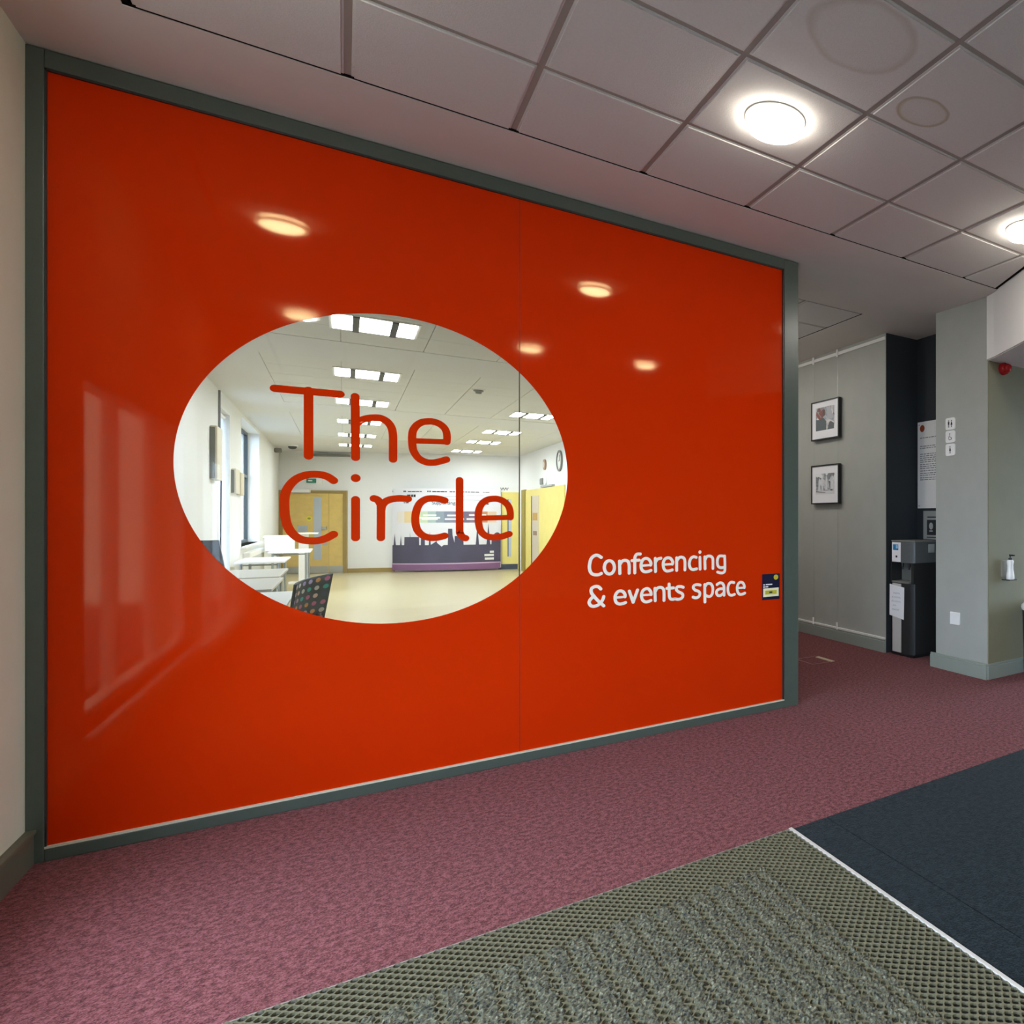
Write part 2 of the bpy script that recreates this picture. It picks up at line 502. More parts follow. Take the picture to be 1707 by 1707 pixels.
EDGE = mat('shadow_gap', lin(0.008, 0.007, 0.006), 0.9, 0.1)  # black strips painted in for the shade of the recessed ceiling edge
part(MB().box(-0.60, 4.0, 3.617, 3.634, C + 0.004, C + 0.03), 'gap_shade_strip', EDGE)
part(MB().box(-0.604, -0.586, -2.98, 3.634, C + 0.004, C + 0.03), 'gap_shade_strip', EDGE)
part(MB().box(2.42, 3.57, 4.846, 4.860, C + 0.004, C + 0.03), 'gap_shade_strip', EDGE)
part(MB().box(3.555, 3.568, 4.86, 7.8, C + 0.004, C + 0.03), 'gap_shade_strip', EDGE)
part(MB().prism([(4.00, 3.634), (3.985, 3.634), (3.025, 1.30), (3.045, 1.30)], C + 0.004, C + 0.03), 'gap_shade_strip', EDGE)
# corridor tile field
for a, b_, c_, d_ in ((2.42, 2.962, 4.86, 5.422), (2.986, 3.554, 4.86, 5.422), (2.42, 2.962, 5.446, 6.01), (2.986, 3.554, 5.446, 6.01),
                      (2.986, 3.554, 6.034, 6.6), (2.986, 3.554, 6.624, 7.2), (2.986, 3.554, 7.224, 7.8)):
    lip_tile([(a, c_), (b_, c_), (b_, d_), (a, d_)]).obj('ceiling_tile', TILE, ceil, loc=(0, 0, C))
part(MB().box(2.962, 2.986, 4.86, 8, C + 0.008, C + 0.03), 'grid_bar', GRID)
for y in (5.422, 6.01, 6.6, 7.2): part(MB().box(2.42, 3.56, y, y + 0.024, C + 0.0085, C + 0.03), 'grid_bar', GRID)

# angled white bulkhead and the lower ceiling behind it
bk = [(4.06, 3.80), (4.03, 3.69), (3.05, 1.30), (7.2, 1.30), (7.2, 3.80)]
struct('trim_bulkhead', MB().prism(bk[::-1], 2.65, C + 0.03), WHITE)
struct('ceiling', MB().prism([(4.07, 3.795), (4.045, 3.70), (3.075, 1.32), (7.19, 1.32), (7.19, 3.795)][::-1], 2.643, 2.650), PLASTER)

# ------------------------------------------------------------------ downlights
GLOWFLUSH = mat('lit_flush_lens', WARMWHITE, 0.4, 0.5, emit=lin(1.0, 0.97, 0.92), estr=LAMP * 1.15)
GLOWSIDE = mat('lit_opal_side', WARMWHITE, 0.4, 0.5, emit=lin(1.0, 0.96, 0.90), estr=LAMP * 0.65)
GLOW = mat('lit_opal_glass', WARMWHITE, 0.4, 0.5, emit=lin(1.0, 0.96, 0.90), estr=LAMP)
RIM = mat('frosted_rim', srgb('#f6f4ee'), 0.3, 0.5, emit=lin(1.0, 0.92, 0.78), estr=LAMP * 0.12)
def downlight(x, y, label, z=C):
    t = thing('ceiling_downlight', label, 'ceiling light', (x, y, z), 'round downlights in the tiled ceiling')
    MB().lathe([(0.132, 0.0), (0.136, -0.006), (0.128, -0.012), (0.100, -0.012)], (x, y, z), 36, close=False).obj('rim', WHITEGLOSS, t, smooth=True)
    MB().lathe([(0.102, -0.050), (0.08, -0.062), (0.0005, -0.066)], (x, y, z), 36, close=False).obj('glass_shade', GLOW, t, smooth=True)
    MB().lathe([(0.101, -0.0115), (0.105, -0.03), (0.102, -0.05)], (x, y, z), 36, close=False).obj('shade_side', GLOWSIDE, t, smooth=True)
    MB().lathe([(0.104, -0.034), (0.124, -0.034), (0.126, -0.046), (0.104, -0.046), (0.104, -0.034)], (x, y, z), 36, close=False).obj('glass_ring', RIM, t, smooth=True)
    return t
d0 = downlight(1.512, 2.737, 'lit round opal downlight in the tile above the white lettering')
for x, y, lb in ((3.30, 2.737, 'lit round opal downlight cut by the frame beside the white bulkhead'),
                 (-0.288, 2.737, 'lit round downlight whose mirror image glows brightest above the word The'),
                 (-0.288, 0.337, 'lit round downlight mirrored where the red film meets the clear circle'),
                 (1.512, 0.337, 'lit round downlight mirrored at the joint of the red panel'),
                 (2.712, 0.337, 'lit round downlight mirrored above the white lettering, dimmest of the reflections')):
    dup(d0, (x - 1.512, y - 2.737, 0), lb)
for x, y, lb in ((5.112, 0.337, 'unseen fill downlight added in the main ceiling beyond the bulkhead corner'),):
    dup(d0, (x - 1.512, y - 2.737, 0), lb)  # added lamp out of view, fills the right side with light

# fill lights added in the corridor, out of view: they shine down only
def corridor_fill(x, y, label):
    t = thing('corridor_fill_light', label, 'ceiling light', (x, y, C), 'unseen fill lights added in the corridor ceiling')
    MB().lathe([(0.12, 0.0), (0.12, -0.004), (0.10, -0.004)], (x, y, C), 28, close=False).obj('rim', WHITEGLOSS, t)
    MB().lathe([(0.10, -0.0035), (0.0005, -0.0036)], (x, y, C), 28, close=False).obj('lens', GLOWFLUSH, t)
    return t
fl = corridor_fill(2.69, 5.73, 'added corridor fill light hidden by the red screen, nearest the frame post')
dup(fl, (0, 1.19, 0), 'added corridor fill light hidden by the red screen, middle one')
dup(fl, (0, 2.0, 0), 'added corridor fill light hidden by the red screen, deepest one')

# ------------------------------------------------------------------ the red glazed screen
scr = thing('glazed_screen', 'red film covered glass screen in a grey green frame with a clear circle', 'glass partition', (0.77, D, 0))
YF0, YF1 = D - 0.016, D + 0.10
def rail(name, x0, x1, z0, z1, m=FRAME, y0=YF0, y1=YF1, bevel=0.003):
    return MB().box(x0, x1, y0, y1, z0, z1).obj(name, m, scr, bevel=bevel)
rail('frame_post', XL, -0.889, 0, C - 0.004)
rail('frame_post', 2.372, 2.485, 0, C - 0.004)
rail('frame_rail', -0.889, 2.372, 3.097, C - 0.004)
rail('frame_rail', -0.889, 2.372, 0, 0.050)
rail('glazing_bead', -0.889, 2.372, 0.050, 0.058, BEAD, YF0 + 0.001, D + 0.004, 0)
rail('glazing_bead', 2.362, 2.372, 0.058, 3.097, DARK, YF0 + 0.004, D + 0.004, 0)
rail('glazing_bead', -0.889, -0.884, 0.058, 3.097, DARK, YF0 + 0.004, D + 0.004, 0)
rail('glazing_bead', -0.889, 2.372, 3.089, 3.097, DARK, YF0 + 0.004, D + 0.004, 0)
SEAM = 0.736
for x0, x1 in ((-0.887, SEAM - 0.0015), (SEAM + 0.0015, 2.370)):
    MB().box(x0, x1, D + 0.001, D + 0.011, 0.052, 3.095).obj('glass_pane', GLASS, scr)
MB().box(SEAM - 0.0015, SEAM + 0.0015, D - 0.0003, D + 0.0115, 0.052, 3.095).obj('silicone_joint', mat('silicone', lin(0.03, 0.025, 0.02), 0.5), scr)
CCX, CCZ, CR = 0.213, 1.581, 0.763
ZB, ZT = 0.056, 3.092
def film(x0, x1):
    xs = set([x0, x1])
    for k in range(0, 181):
        x = CCX + CR * math.cos(math.pi * k / 180)
        if x0 < x < x1: xs.add(x)
    xs = sorted(xs)
    mb = MB()
    def hz(x): return math.sqrt(max(0, CR * CR - (x - CCX) ** 2))
    for a, b in zip(xs, xs[1:]):
        m = (a + b) / 2
        if abs(m - CCX) >= CR:
            mb.face([(a, D, ZB), (b, D, ZB), (b, D, ZT), (a, D, ZT)])
        else:
            mb.face([(a, D, ZB), (b, D, ZB), (b, D, CCZ - hz(b)), (a, D, CCZ - hz(a))])
            mb.face([(a, D, CCZ + hz(a)), (b, D, CCZ + hz(b)), (b, D, ZT), (a, D, ZT)])
    return mb
f1 = film(-0.886, SEAM - 0.0015).obj('red_film', VINYL, scr, fix=False)
f2 = film(SEAM + 0.0015, 2.366).obj('red_film', VINYL, scr, fix=False)
BIG_LETTERS = [
  ('T', [[(-0.2385,1.9292),(-0.0129,1.9298)],[(-0.1245,1.9344),(-0.1245,1.6286)]]),
  ('h', [[(0.0423,1.9252),(0.0437,1.6312)],[(0.0421,1.7892),(0.0533,1.8033),(0.0689,1.8149),(0.0915,1.8249),(0.1142,1.83),(0.1349,1.8305),(0.1534,1.8229),(0.1697,1.8081),(0.1814,1.7839),(0.1861,1.7516),(0.1866,1.7071),(0.1866,1.6304)]]),
  ('e', [[(0.2661,1.7283),(0.4062,1.7335),(0.4073,1.765),(0.399,1.7992),(0.3758,1.8232),(0.3475,1.8327),(0.3265,1.8316),(0.3022,1.8251),(0.2798,1.806),(0.2661,1.7793),(0.2627,1.7535),(0.2627,1.7238),(0.2661,1.6859),(0.2781,1.6569),(0.2952,1.6366),(0.323,1.6231),(0.351,1.6233),(0.3758,1.6303),(0.4044,1.6418)]]),
  ('C', [[(-0.0365,1.5176),(-0.0553,1.5335),(-0.0777,1.5426),(-0.1072,1.5446),(-0.1364,1.5385),(-0.1653,1.5211),(-0.1867,1.4945),(-0.2008,1.4618),(-0.206,1.4263),(-0.2062,1.391),(-0.2043,1.3524),(-0.1985,1.3138),(-0.1867,1.2814),(-0.17,1.2569),(-0.1485,1.2402),(-0.1219,1.2341),(-0.0925,1.2341),(-0.0653,1.2434),(-0.0453,1.2563),(-0.0365,1.2628)]]),
  ('i', [[(0.0437,1.429),(0.0437,1.2445)],'dot',[(0.0442,1.5323)]]),
  ('r', [[(0.1129,1.4354),(0.1263,1.4288),(0.1357,1.4134),(0.1398,1.391),(0.1392,1.2426)],[(0.1406,1.3797),(0.1441,1.4004),(0.1534,1.4167),(0.1697,1.4288),(0.1908,1.4351),(0.2168,1.4377),(0.2455,1.4352)]]),
  ('c', [[(0.3972,1.4302),(0.3758,1.4372),(0.3475,1.4401),(0.3195,1.4353),(0.2952,1.4157),(0.2815,1.3836),(0.2753,1.3453),(0.2763,1.3112),(0.2832,1.2814),(0.2987,1.2577),(0.323,1.2423),(0.351,1.2383),(0.3758,1.2413),(0.3972,1.2482)]]),
  ('l', [[(0.4614,1.537),(0.4614,1.2881),(0.4636,1.2616),(0.4736,1.2416),(0.4876,1.2338)]]),
  ('e', [[(0.5484,1.3386),(0.6916,1.3431),(0.6912,1.373),(0.6824,1.405),(0.6606,1.4299),(0.6331,1.4418),(0.6097,1.4427),(0.5827,1.4355),(0.5598,1.4149),(0.5465,1.3812),(0.5438,1.3409),(0.5465,1.3051),(0.556,1.2692),(0.5789,1.2441),(0.6097,1.2358),(0.6409,1.237),(0.6645,1.2439),(0.6864,1.2527)]])]
SMALL_LETTERS = [
  ('C', [[(1.1576,1.1072),(1.1383,1.1195),(1.1204,1.1183),(1.1025,1.1017),(1.0942,1.0715),(1.093,1.0462),(1.0977,1.0268),(1.1084,1.0123),(1.1263,1.0062),(1.1444,1.0064),(1.1576,1.0121)]]),
  ('o', [[(1.2317,1.0445),(1.2296,1.0294),(1.2234,1.0169),(1.2142,1.0088),(1.2034,1.0064),(1.1926,1.01),(1.1834,1.019),(1.1774,1.0321),(1.1752,1.0473),(1.1774,1.0622),(1.1834,1.0747),(1.1926,1.0828),(1.2034,1.0854),(1.2142,1.0819),(1.2234,1.0729),(1.2296,1.0598),(1.2317,1.0445)]]),
  ('n', [[(1.261,1.0803),(1.2629,1.0064)],[(1.2629,1.0606),(1.2767,1.0797),(1.2956,1.0835),(1.3115,1.0749),(1.3166,1.0516),(1.3166,1.0054)]]),
  ('f', [[(1.3823,1.1185),(1.3628,1.1179),(1.3518,1.103),(1.3499,1.0799),(1.3499,1.0056)],[(1.3338,1.0805),(1.3758,1.0814)]]),
  ('e', [[(1.3888,1.0475),(1.4447,1.0483),(1.4467,1.0623),(1.4347,1.083),(1.4163,1.0905),(1.3986,1.0832),(1.3888,1.0616),(1.3875,1.0416),(1.3927,1.0213),(1.4084,1.0092),(1.4281,1.0095),(1.4467,1.0152)]]),
  ('r', [[(1.4733,1.0882),(1.4747,1.007)],[(1.4747,1.0645),(1.4868,1.0822),(1.5083,1.0882)]]),
  ('e', [[(1.5253,1.048),(1.5802,1.0482),(1.5823,1.0632),(1.5699,1.083),(1.5527,1.0891),(1.5342,1.0824),(1.524,1.0623),(1.5226,1.042),(1.5287,1.0192),(1.5437,1.0068),(1.5616,1.0072),(1.5795,1.0118)]]),
  ('n', [[(1.608,1.0863),(1.608,1.0069)],[(1.608,1.0656),(1.622,1.0857),(1.6396,1.0899),(1.6551,1.0809),(1.6608,1.0598),(1.6608,1.0076)]]),
  ('c', [[(1.7361,1.0847),(1.7181,1.089),(1.7001,1.0791),(1.6907,1.0551),(1.6907,1.0341),(1.6979,1.0162),(1.7144,1.007),(1.7383,1.0107)]]),
  ('i', [[(1.7602,1.0838),(1.7616,1.0074)],'dot',[(1.7602,1.1177)]]),
  ('n', [[(1.7932,1.0861),(1.7947,1.0079)],[(1.7947,1.0647),(1.8058,1.0856),(1.8244,1.0899),(1.8416,1.0821),(1.8483,1.0625),(1.8483,1.0074)]]),
  ('g', [[(1.9304,1.0844),(1.8959,1.0872),(1.8823,1.0719),(1.8792,1.0468),(1.8845,1.0214),(1.9036,1.0097),(1.9304,1.012)],[(1.9304,1.0859),(1.9319,0.9974),(1.9227,0.9776),(1.9036,0.9751),(1.8808,0.982)]]),
  ('&', [[(1.1552,0.921),(1.1414,0.9348),(1.1233,0.9373),(1.1055,0.9277),(1.1025,0.9088),(1.1114,0.889),(1.1383,0.8549),(1.1716,0.8201)],[(1.1174,0.8822),(1.0965,0.8615),(1.0918,0.8428),(1.1025,0.826),(1.1233,0.8223),(1.1474,0.8318),(1.1655,0.856),(1.1716,0.8748)]]),
  ('e', [[(1.2373,0.8632),(1.2925,0.8642),(1.2925,0.8786),(1.2811,0.8959),(1.2642,0.9017),(1.2485,0.895),(1.2373,0.8763),(1.2361,0.8536),(1.2435,0.8334),(1.261,0.8235),(1.2799,0.8245),(1.2956,0.8291)]]),
  ('v', [[(1.3179,0.8965),(1.3403,0.8274)],[(1.3403,0.8274),(1.366,0.8997)]]),
  ('e', [[(1.392,0.8658),(1.448,0.8657),(1.4467,0.8806),(1.4334,0.9003),(1.4182,0.9041),(1.4005,0.8959),(1.3914,0.8779),(1.3901,0.858),(1.3966,0.8361),(1.4136,0.824),(1.4314,0.8246),(1.4467,0.8301)]]),
  ('n', [[(1.4713,0.9024),(1.4733,0.8259)],[(1.4733,0.882),(1.4847,0.9015),(1.505,0.9069),(1.5219,0.8969),(1.5274,0.8747),(1.5274,0.8236)]]),
  ('t', [[(1.5595,0.9237),(1.5609,0.8517),(1.5685,0.8305),(1.5837,0.8259),(1.5941,0.8285)],[(1.5458,0.8973),(1.5872,0.8979)]]),
  ('s', [[(1.6502,0.897),(1.6326,0.9031),(1.6115,0.9017),(1.6059,0.8862),(1.6185,0.8715),(1.6396,0.8596),(1.6481,0.8451),(1.6396,0.8284),(1.6185,0.8231),(1.5976,0.8282)]]),
  ('s', [[(1.7616,0.9036),(1.7412,0.9084),(1.7217,0.9041),(1.7166,0.889),(1.7289,0.8741),(1.7507,0.8641),(1.7602,0.8493),(1.7529,0.8301),(1.7325,0.8232),(1.7144,0.8295)]]),
  ('p', [[(1.7925,0.9051),(1.794,0.7914)],[(1.794,0.8908),(1.8095,0.9097),(1.8319,0.9082),(1.8446,0.891),(1.8476,0.8657),(1.8416,0.8375),(1.8244,0.8246),(1.8021,0.832)]]),
  ('a', [[(1.877,0.8996),(1.8959,0.9092),(1.915,0.9043),(1.925,0.8856),(1.9265,0.8565),(1.9265,0.8254)],[(1.925,0.8689),(1.8959,0.8695),(1.877,0.86),(1.8732,0.8424),(1.8845,0.8271),(1.9036,0.8271),(1.925,0.8422)]]),
  ('c', [[(1.9963,0.9049),(1.9768,0.9091),(1.9612,0.8977),(1.9535,0.8728),(1.955,0.8472),(1.9636,0.8284),(1.9807,0.8213),(2.0003,0.8257)]]),
  ('e', [[(2.0199,0.8668),(2.0716,0.8662),(2.0716,0.8795),(2.0612,0.8986),(2.0453,0.9048),(2.0294,0.897),(2.0199,0.8756),(2.0199,0.8535),(2.0278,0.8324),(2.0437,0.8224),(2.0636,0.8246),(2.0756,0.8289)]])]

def letter(name, m, strokes, y0, w, bar_w, dot_rx, dot_ry, is_e):
    """one cut letter: every stroke lies a hair in front of the stroke before it"""
    mb = MB(); dot = False; k = 0
    for s in strokes:
        if s == 'dot': dot = True; continue
        runs = [(s[:2], bar_w), (s[1:], w)] if is_e else [(s, w)]
        for pts, ww in runs:
            y = y0 - 0.0003 * k; k += 1
            pl_ = lambda a, b, y=y: (a, y, b)
            if dot: disc(mb, pts[0], dot_rx, dot_ry, pl_)
            else: stroke(mb, pts, ww, pl_)
    return mb.obj(name, m, scr, fix=False)
for ch, strokes in BIG_LETTERS:
    letter('letter', VINYL, strokes, D - 0.0002, 0.0335, 0.0275, 0.0185, 0.0195, ch == 'e')
for ch, strokes in SMALL_LETTERS:
    letter('white_letter', WVINYL, strokes, D - 0.0008, 0.0185, 0.0145, 0.0105, 0.0115, ch == 'e')

# small navy notice stuck to the screen
nt_ = thing('navy_notice', 'small navy notice with a yellow badge stuck on the red film by the frame post', 'notice', (2.272, D - 0.001, 0.77))
NAVY = mat('navy_print', lin(0.006, 0.008, 0.035), 0.3, 0.5)
YEL = mat('yellow_print', lin(0.55, 0.48, 0.03), 0.5, 0.3)
PALE = mat('pale_print', srgb('#f2ecc4'), 0.5, 0.3)
MB().box(2.2045, 2.3395, D - 0.004, D - 0.001, 0.771, 0.949).obj('card', NAVY, nt_)
MB().box(2.212, 2.332, D - 0.0046, D - 0.004, 0.791, 0.8505).obj('white_label', PALE, nt_)
MB().box(2.227, 2.316, D - 0.0050, D - 0.0046, 0.807, 0.834).obj('yellow_band', YEL, nt_)
MB().box(2.258, 2.282, D - 0.0053, D - 0.0050, 0.815, 0.826).obj('dark_word', INK, nt_)
mb = MB(); disc(mb, (2.310, 0.924), 0.018, 0.018, lambda a, b: (a, D - 0.0048, b)); mb.obj('badge', YEL, nt_, fix=False)
mb = MB()
for a0, a1, z in ((2.212, 2.226, 0.875), (2.232, 2.282, 0.876), (2.212, 2.224, 0.8605), (2.229, 2.250, 0.8605)):
    mb.face([(a0, D - 0.0045, z - 0.004), (a1, D - 0.0045, z - 0.004), (a1, D - 0.0045, z + 0.004), (a0, D - 0.0045, z + 0.004)])
mb.obj('print_lines', PAPER, nt_, fix=False)

# ------------------------------------------------------------------ gallery wall: rails, wires, two framed photographs
def px_plane(x): return lambda a, b: (x, a, b)
tr = thing('picture_rail', 'white picture hanging rail along the top of the grey gallery wall', 'rail', (XG, 7.5, 3.12))
MB().box(XG - 0.014, XG, YN + 0.002, 9.98, 3.105, 3.138).obj('rail', WHITEGLOSS, tr, bevel=0.002)
br = thing('picture_rail', 'white hanging rail just above the skirting of the gallery wall', 'rail', (XG, 7.5, 0.132))
MB().box(XG - 0.018, XG, YN + 0.002, 9.98, 0.131, 0.150).obj('rail', WHITEGLOSS, br, bevel=0.002)
for y in (6.51, 6.03):
    MB().box(XG - 0.024, XG - 0.012, y - 0.012, y + 0.012, 3.085, 3.165).obj('hook', WHITEGLOSS, tr, bevel=0.002)
    MB().box(XG - 0.026, XG - 0.016, y - 0.012, y + 0.012, 0.125, 0.205).obj('hook', WHITEGLOSS, br, bevel=0.002)
    MB().tube([(XG - 0.012, y, 0.2), (XG - 0.012, y, 3.09)], 0.0008, 5).obj('wire', METAL, tr)

def photo_print(name, kind):
    m = bpy.data.materials.new(name); m.use_nodes = True
    nt = m.node_tree; b = nt.nodes['Principled BSDF']; b.inputs['Roughness'].default_value = 0.5
    tc = nt.nodes.new('ShaderNodeTexCoord')
    mp = nt.nodes.new('ShaderNodeMapping'); mp.inputs['Scale'].default_value = (1, 9, 9); mp.inputs['Location'].default_value = (0, 3.1 if kind else 1.2, 0.4)
    nt.links.new(tc.outputs['Object'], mp.inputs['Vector'])
    v = nt.nodes.new('ShaderNodeTexVoronoi'); v.inputs['Scale'].default_value = 1.6; v.inputs['Randomness'].default_value = 1.0
    nt.links.new(mp.outputs[0], v.inputs['Vector'])
    n = nt.nodes.new('ShaderNodeTexNoise'); n.inputs['Scale'].default_value = 4; n.inputs['Detail'].default_value = 6
    nt.links.new(mp.outputs[0], n.inputs['Vector'])
    mx = nt.nodes.new('ShaderNodeMix'); mx.data_type = 'RGBA'; mx.inputs['Factor'].default_value = 0.5
    nt.links.new(v.outputs['Color'], mx.inputs['A']); nt.links.new(n.outputs['Color'], mx.inputs['B'])
    r = nt.nodes.new('ShaderNodeValToRGB')
    cols = [('#4b4f55', 0.25), ('#8f9296', 0.42), ('#c9ccd0', 0.55), ('#f0efef', 0.7)] if kind == 0 else [('#3d4a4c', 0.25), ('#8d5f55', 0.40), ('#9aa9ae', 0.52), ('#e6dedb', 0.68)]
    r.color_ramp.elements[0].position = cols[0][1]; r.color_ramp.elements[0].color = srgb(cols[0][0])
    r.color_ramp.elements[1].position = cols[3][1]; r.color_ramp.elements[1].color = srgb(cols[3][0])
    for h, p in cols[1:3]:
        e = r.color_ramp.elements.new(p); e.color = srgb(h)
    nt.links.new(mx.outputs['Result'], r.inputs['Fac']); nt.links.new(r.outputs['Color'], b.inputs['Base Color'])
    return m
MOUNT = mat('white_mount', srgb('#f1f1f4'), 0.6, 0.3)
def picture(z0, z1, pz0, pz1, label, kind):
    y0, y1 = 5.955, 6.505; xf = XG - 0.052
    t = thing('framed_photograph', label, 'picture', (XG - 0.02, (y0 + y1) / 2, z0), 'framed photographs hung on the gallery wall')
    w = 0.014
    MB().box(xf, XG - 0.014, y0, y0 + w, z0, z1).obj('frame_side', BLACK, t)
    MB().box(xf, XG - 0.014, y1 - w, y1, z0, z1).obj('frame_side', BLACK, t)
    MB().box(xf, XG - 0.014, y0 + w, y1 - w, z0, z0 + w).obj('frame_side', BLACK, t)
    MB().box(xf, XG - 0.014, y0 + w, y1 - w, z1 - w, z1).obj('frame_side', BLACK, t)
    MB().box(xf + 0.008, XG - 0.02, y0 + w, y1 - w, z0 + w, z1 - w).obj('mount', MOUNT, t)
    MB().box(xf + 0.007, xf + 0.008, 6.045, 6.415, pz0, pz1).obj('photo', photo_print('photo_print', kind), t)
    return t
p1 = picture(2.205, 2.640, 2.31, 2.565, 'upper framed photograph on the gallery wall, a colour picture in a white mount', 1)
p2 = picture(1.490, 1.925, 1.60, 1.828, 'lower framed photograph on the gallery wall, black and white, in a white mount', 0)
# a few shapes that belong to the prints
xq = XG - 0.052 + 0.0066
mb = MB()
mb.face([(xq, 6.415, 2.31), (xq, 6.20, 2.31), (xq, 6.20, 2.40), (xq, 6.26, 2.45), (xq, 6.34, 2.43), (xq, 6.415, 2.44)])
mb.face([(xq, 6.18, 2.31), (xq, 6.05, 2.31), (xq, 6.05, 2.37), (xq, 6.12, 2.40)])
mb.obj('picture_detail', mat('print_green_grey', srgb('#5b6568'), 0.5), p1, fix=False)
mb = MB()
mb.face([(xq, 6.40, 2.53), (xq, 6.30, 2.44), (xq, 6.33, 2.42), (xq, 6.41, 2.49)])
mb.face([(xq, 6.33, 2.55), (xq, 6.27, 2.47), (xq, 6.29, 2.45), (xq, 6.35, 2.50)])
mb.obj('picture_detail', mat('print_brick_red', srgb('#93574c'), 0.5), p1, fix=False)
mb = MB()
mb.face([(xq, 6.20, 2.56), (xq, 6.12, 2.56), (xq, 6.07, 2.45), (xq, 6.10, 2.42), (xq, 6.18, 2.44)])
mb.obj('picture_detail', mat('print_pale_grey', srgb('#b5b8bd'), 0.5), p1, fix=False)
mb = MB()
for yc, h in ((6.34, 0.15), (6.28, 0.16), (6.20, 0.17), (6.10, 0.12)):
    mb.face([(xq, yc + 0.022, 1.635), (xq, yc - 0.022, 1.635), (xq, yc - 0.018, 1.635 + h * .75), (xq, yc, 1.635 + h), (xq, yc + 0.018, 1.635 + h * .75)])
mb.face([(xq, 6.415, 1.60), (xq, 6.045, 1.60), (xq, 6.045, 1.655), (xq, 6.30, 1.635), (xq, 6.415, 1.64)])
mb.obj('picture_detail', mat('print_light_grey', srgb('#dcdde0'), 0.5), p2, fix=False)
mb = MB(); mb.face([(xq - .0003, 6.41, 1.628), (xq - .0003, 6.22, 1.612), (xq - .0003, 6.22, 1.617), (xq - .0003, 6.41, 1.636)])
mb.obj('picture_detail', INK, p2, fix=False)

# ------------------------------------------------------------------ niche: signs and water cooler
s1 = thing('information_board', 'white information board with an orange red dot inside the dark niche', 'sign', (XN, 5.0, 1.435))
MB().box(XN - 0.008, XN - 0.002, 4.60, 5.168, 1.435, 2.315).obj('board', WHITE, s1)
mb = MB(); disc(mb, (5.097, 2.247), 0.036, 0.036, px_plane(XN - 0.0086)); mb.obj('red_dot', mat('orange_red_print', lin(0.36, 0.05, 0.01), 0.5), s1, fix=False)
mb = MB()
def bar(mb, x, y0, y1, z, h): mb.face([(x, y1, z - h), (x, y0, z - h), (x, y0, z + h), (x, y1, z + h)])
for z, e in ((2.15, 4.66), (2.065, 4.70), (2.045, 4.75), (1.985, 4.70), (1.965, 4.68), (1.945, 4.72), (1.925, 4.69), (1.905, 4.74), (1.88, 4.70), (1.86, 4.68), (1.84, 4.71), (1.815, 4.69), (1.79, 4.72), (1.77, 4.70), (1.745, 4.75), (1.725, 4.80)):
    y = 5.13
    while y > e:
        w = random.uniform(0.02, 0.06); bar(mb, XN - 0.0086, y - w, y, z, 0.0045); y -= w + 0.010
mb.obj('print_lines', GREYINK, s1, fix=False)
mb = MB()
for y, z in ((5.145, 1.46), (5.145, 2.285)): disc(mb, (y, z), 0.006, 0.006, px_plane(XN - 0.009))
mb.obj('screw_head', INK, s1, fix=False)
s2 = thing('grey_notice', 'grey notice with a dark square picture low in the niche above the cooler', 'sign', (XN, 5.0, 1.12))
MB().box(XN - 0.006, XN - 0.001, 4.72, 5.083, 1.12, 1.408).obj('board', mat('notice_grey', srgb('#9a9c98'), 0.6), s2)
MB().box(XN - 0.0068, XN - 0.006, 4.83, 5.027, 1.165, 1.318).obj('dark_square', INK, s2)
mb = MB()
disc(mb, (4.965, 1.255), 0.03, 0.035, px_plane(XN - 0.0072)); bar(mb, XN - 0.0072, 4.94, 4.99, 1.205, 0.006)
mb.obj('pictogram', mat('notice_pale', srgb('#a6a8a4'), 0.6), s2, fix=False)
mb = MB(); bar(mb, XN - 0.0068, 4.86, 5.02, 1.345, 0.006); bar(mb, XN - 0.0068, 4.88, 5.03, 1.143, 0.005); mb.obj('print_lines', INK, s2, fix=False)

CYX, CY0, CY1, CZ = 4.105, 4.805, 5.155, 1.118
wc = thing('water_cooler', 'tall black water cooler standing in the dark niche', 'water cooler', (4.28, 4.98, 0))
xb = 4.44
def front_profile(y0, y1, r=0.03, bulge=0.02):
    """front of the cooler seen from above: gently bowed towards the room"""
    pts = [(xb, y1), (xb, y0)]
    n = 10
    for k in range(n + 1):
        t = k / n; y = y0 + (y1 - y0) * t
        e = min(t, 1 - t)
        x = CYX + bulge * (1 - 4 * (t - .5) ** 2) * -1 + (0.02 * max(0, 1 - e / 0.08) ** 2)
        pts.append((x + 0.02, y))
    return pts[::-1]
# body in three storeys round the dispensing recess
MB().prism(front_profile(CY0, CY1), 0.03, 0.705).obj('lower_body', DARK, wc, smooth=True)
MB().prism(front_profile(CY0, CY1), 0.905, CZ - 0.012).obj('upper_body', mat('cooler_grey', srgb('#5b5f5f'), 0.35, 0.5), wc, smooth=True)
MB().box(4.26, xb, CY0, CY1, 0.705, 0.905).box(CYX + 0.02, 4.26, CY0, CY0 + 0.035, 0.705, 0.905).box(CYX + 0.02, 4.26, CY1 - 0.02, CY1, 0.705, 0.905).obj('recess_body', DARK, wc)
MB().box(CYX + 0.03, xb, CY0 - 0.001, CY1 + 0.001, CZ - 0.012, CZ).obj('top_cover', MIDGREY, wc, bevel=0.004)
MB().box(CYX + 0.025, xb - 0.01, CY0 + 0.01, CY1 - 0.01, 0.0, 0.03).obj('plinth', BLACK, wc)
MB().box(CYX + 0.012, 4.26, CY0 + 0.06, CY1 - 0.03, 0.705, 0.722).obj('drip_tray', MIDGREY, wc, bevel=0.003)
MB().box(4.245, 4.26, CY0 + 0.05, CY1 - 0.03, 0.722, 0.9).obj('recess_back', MIDGREY, wc)
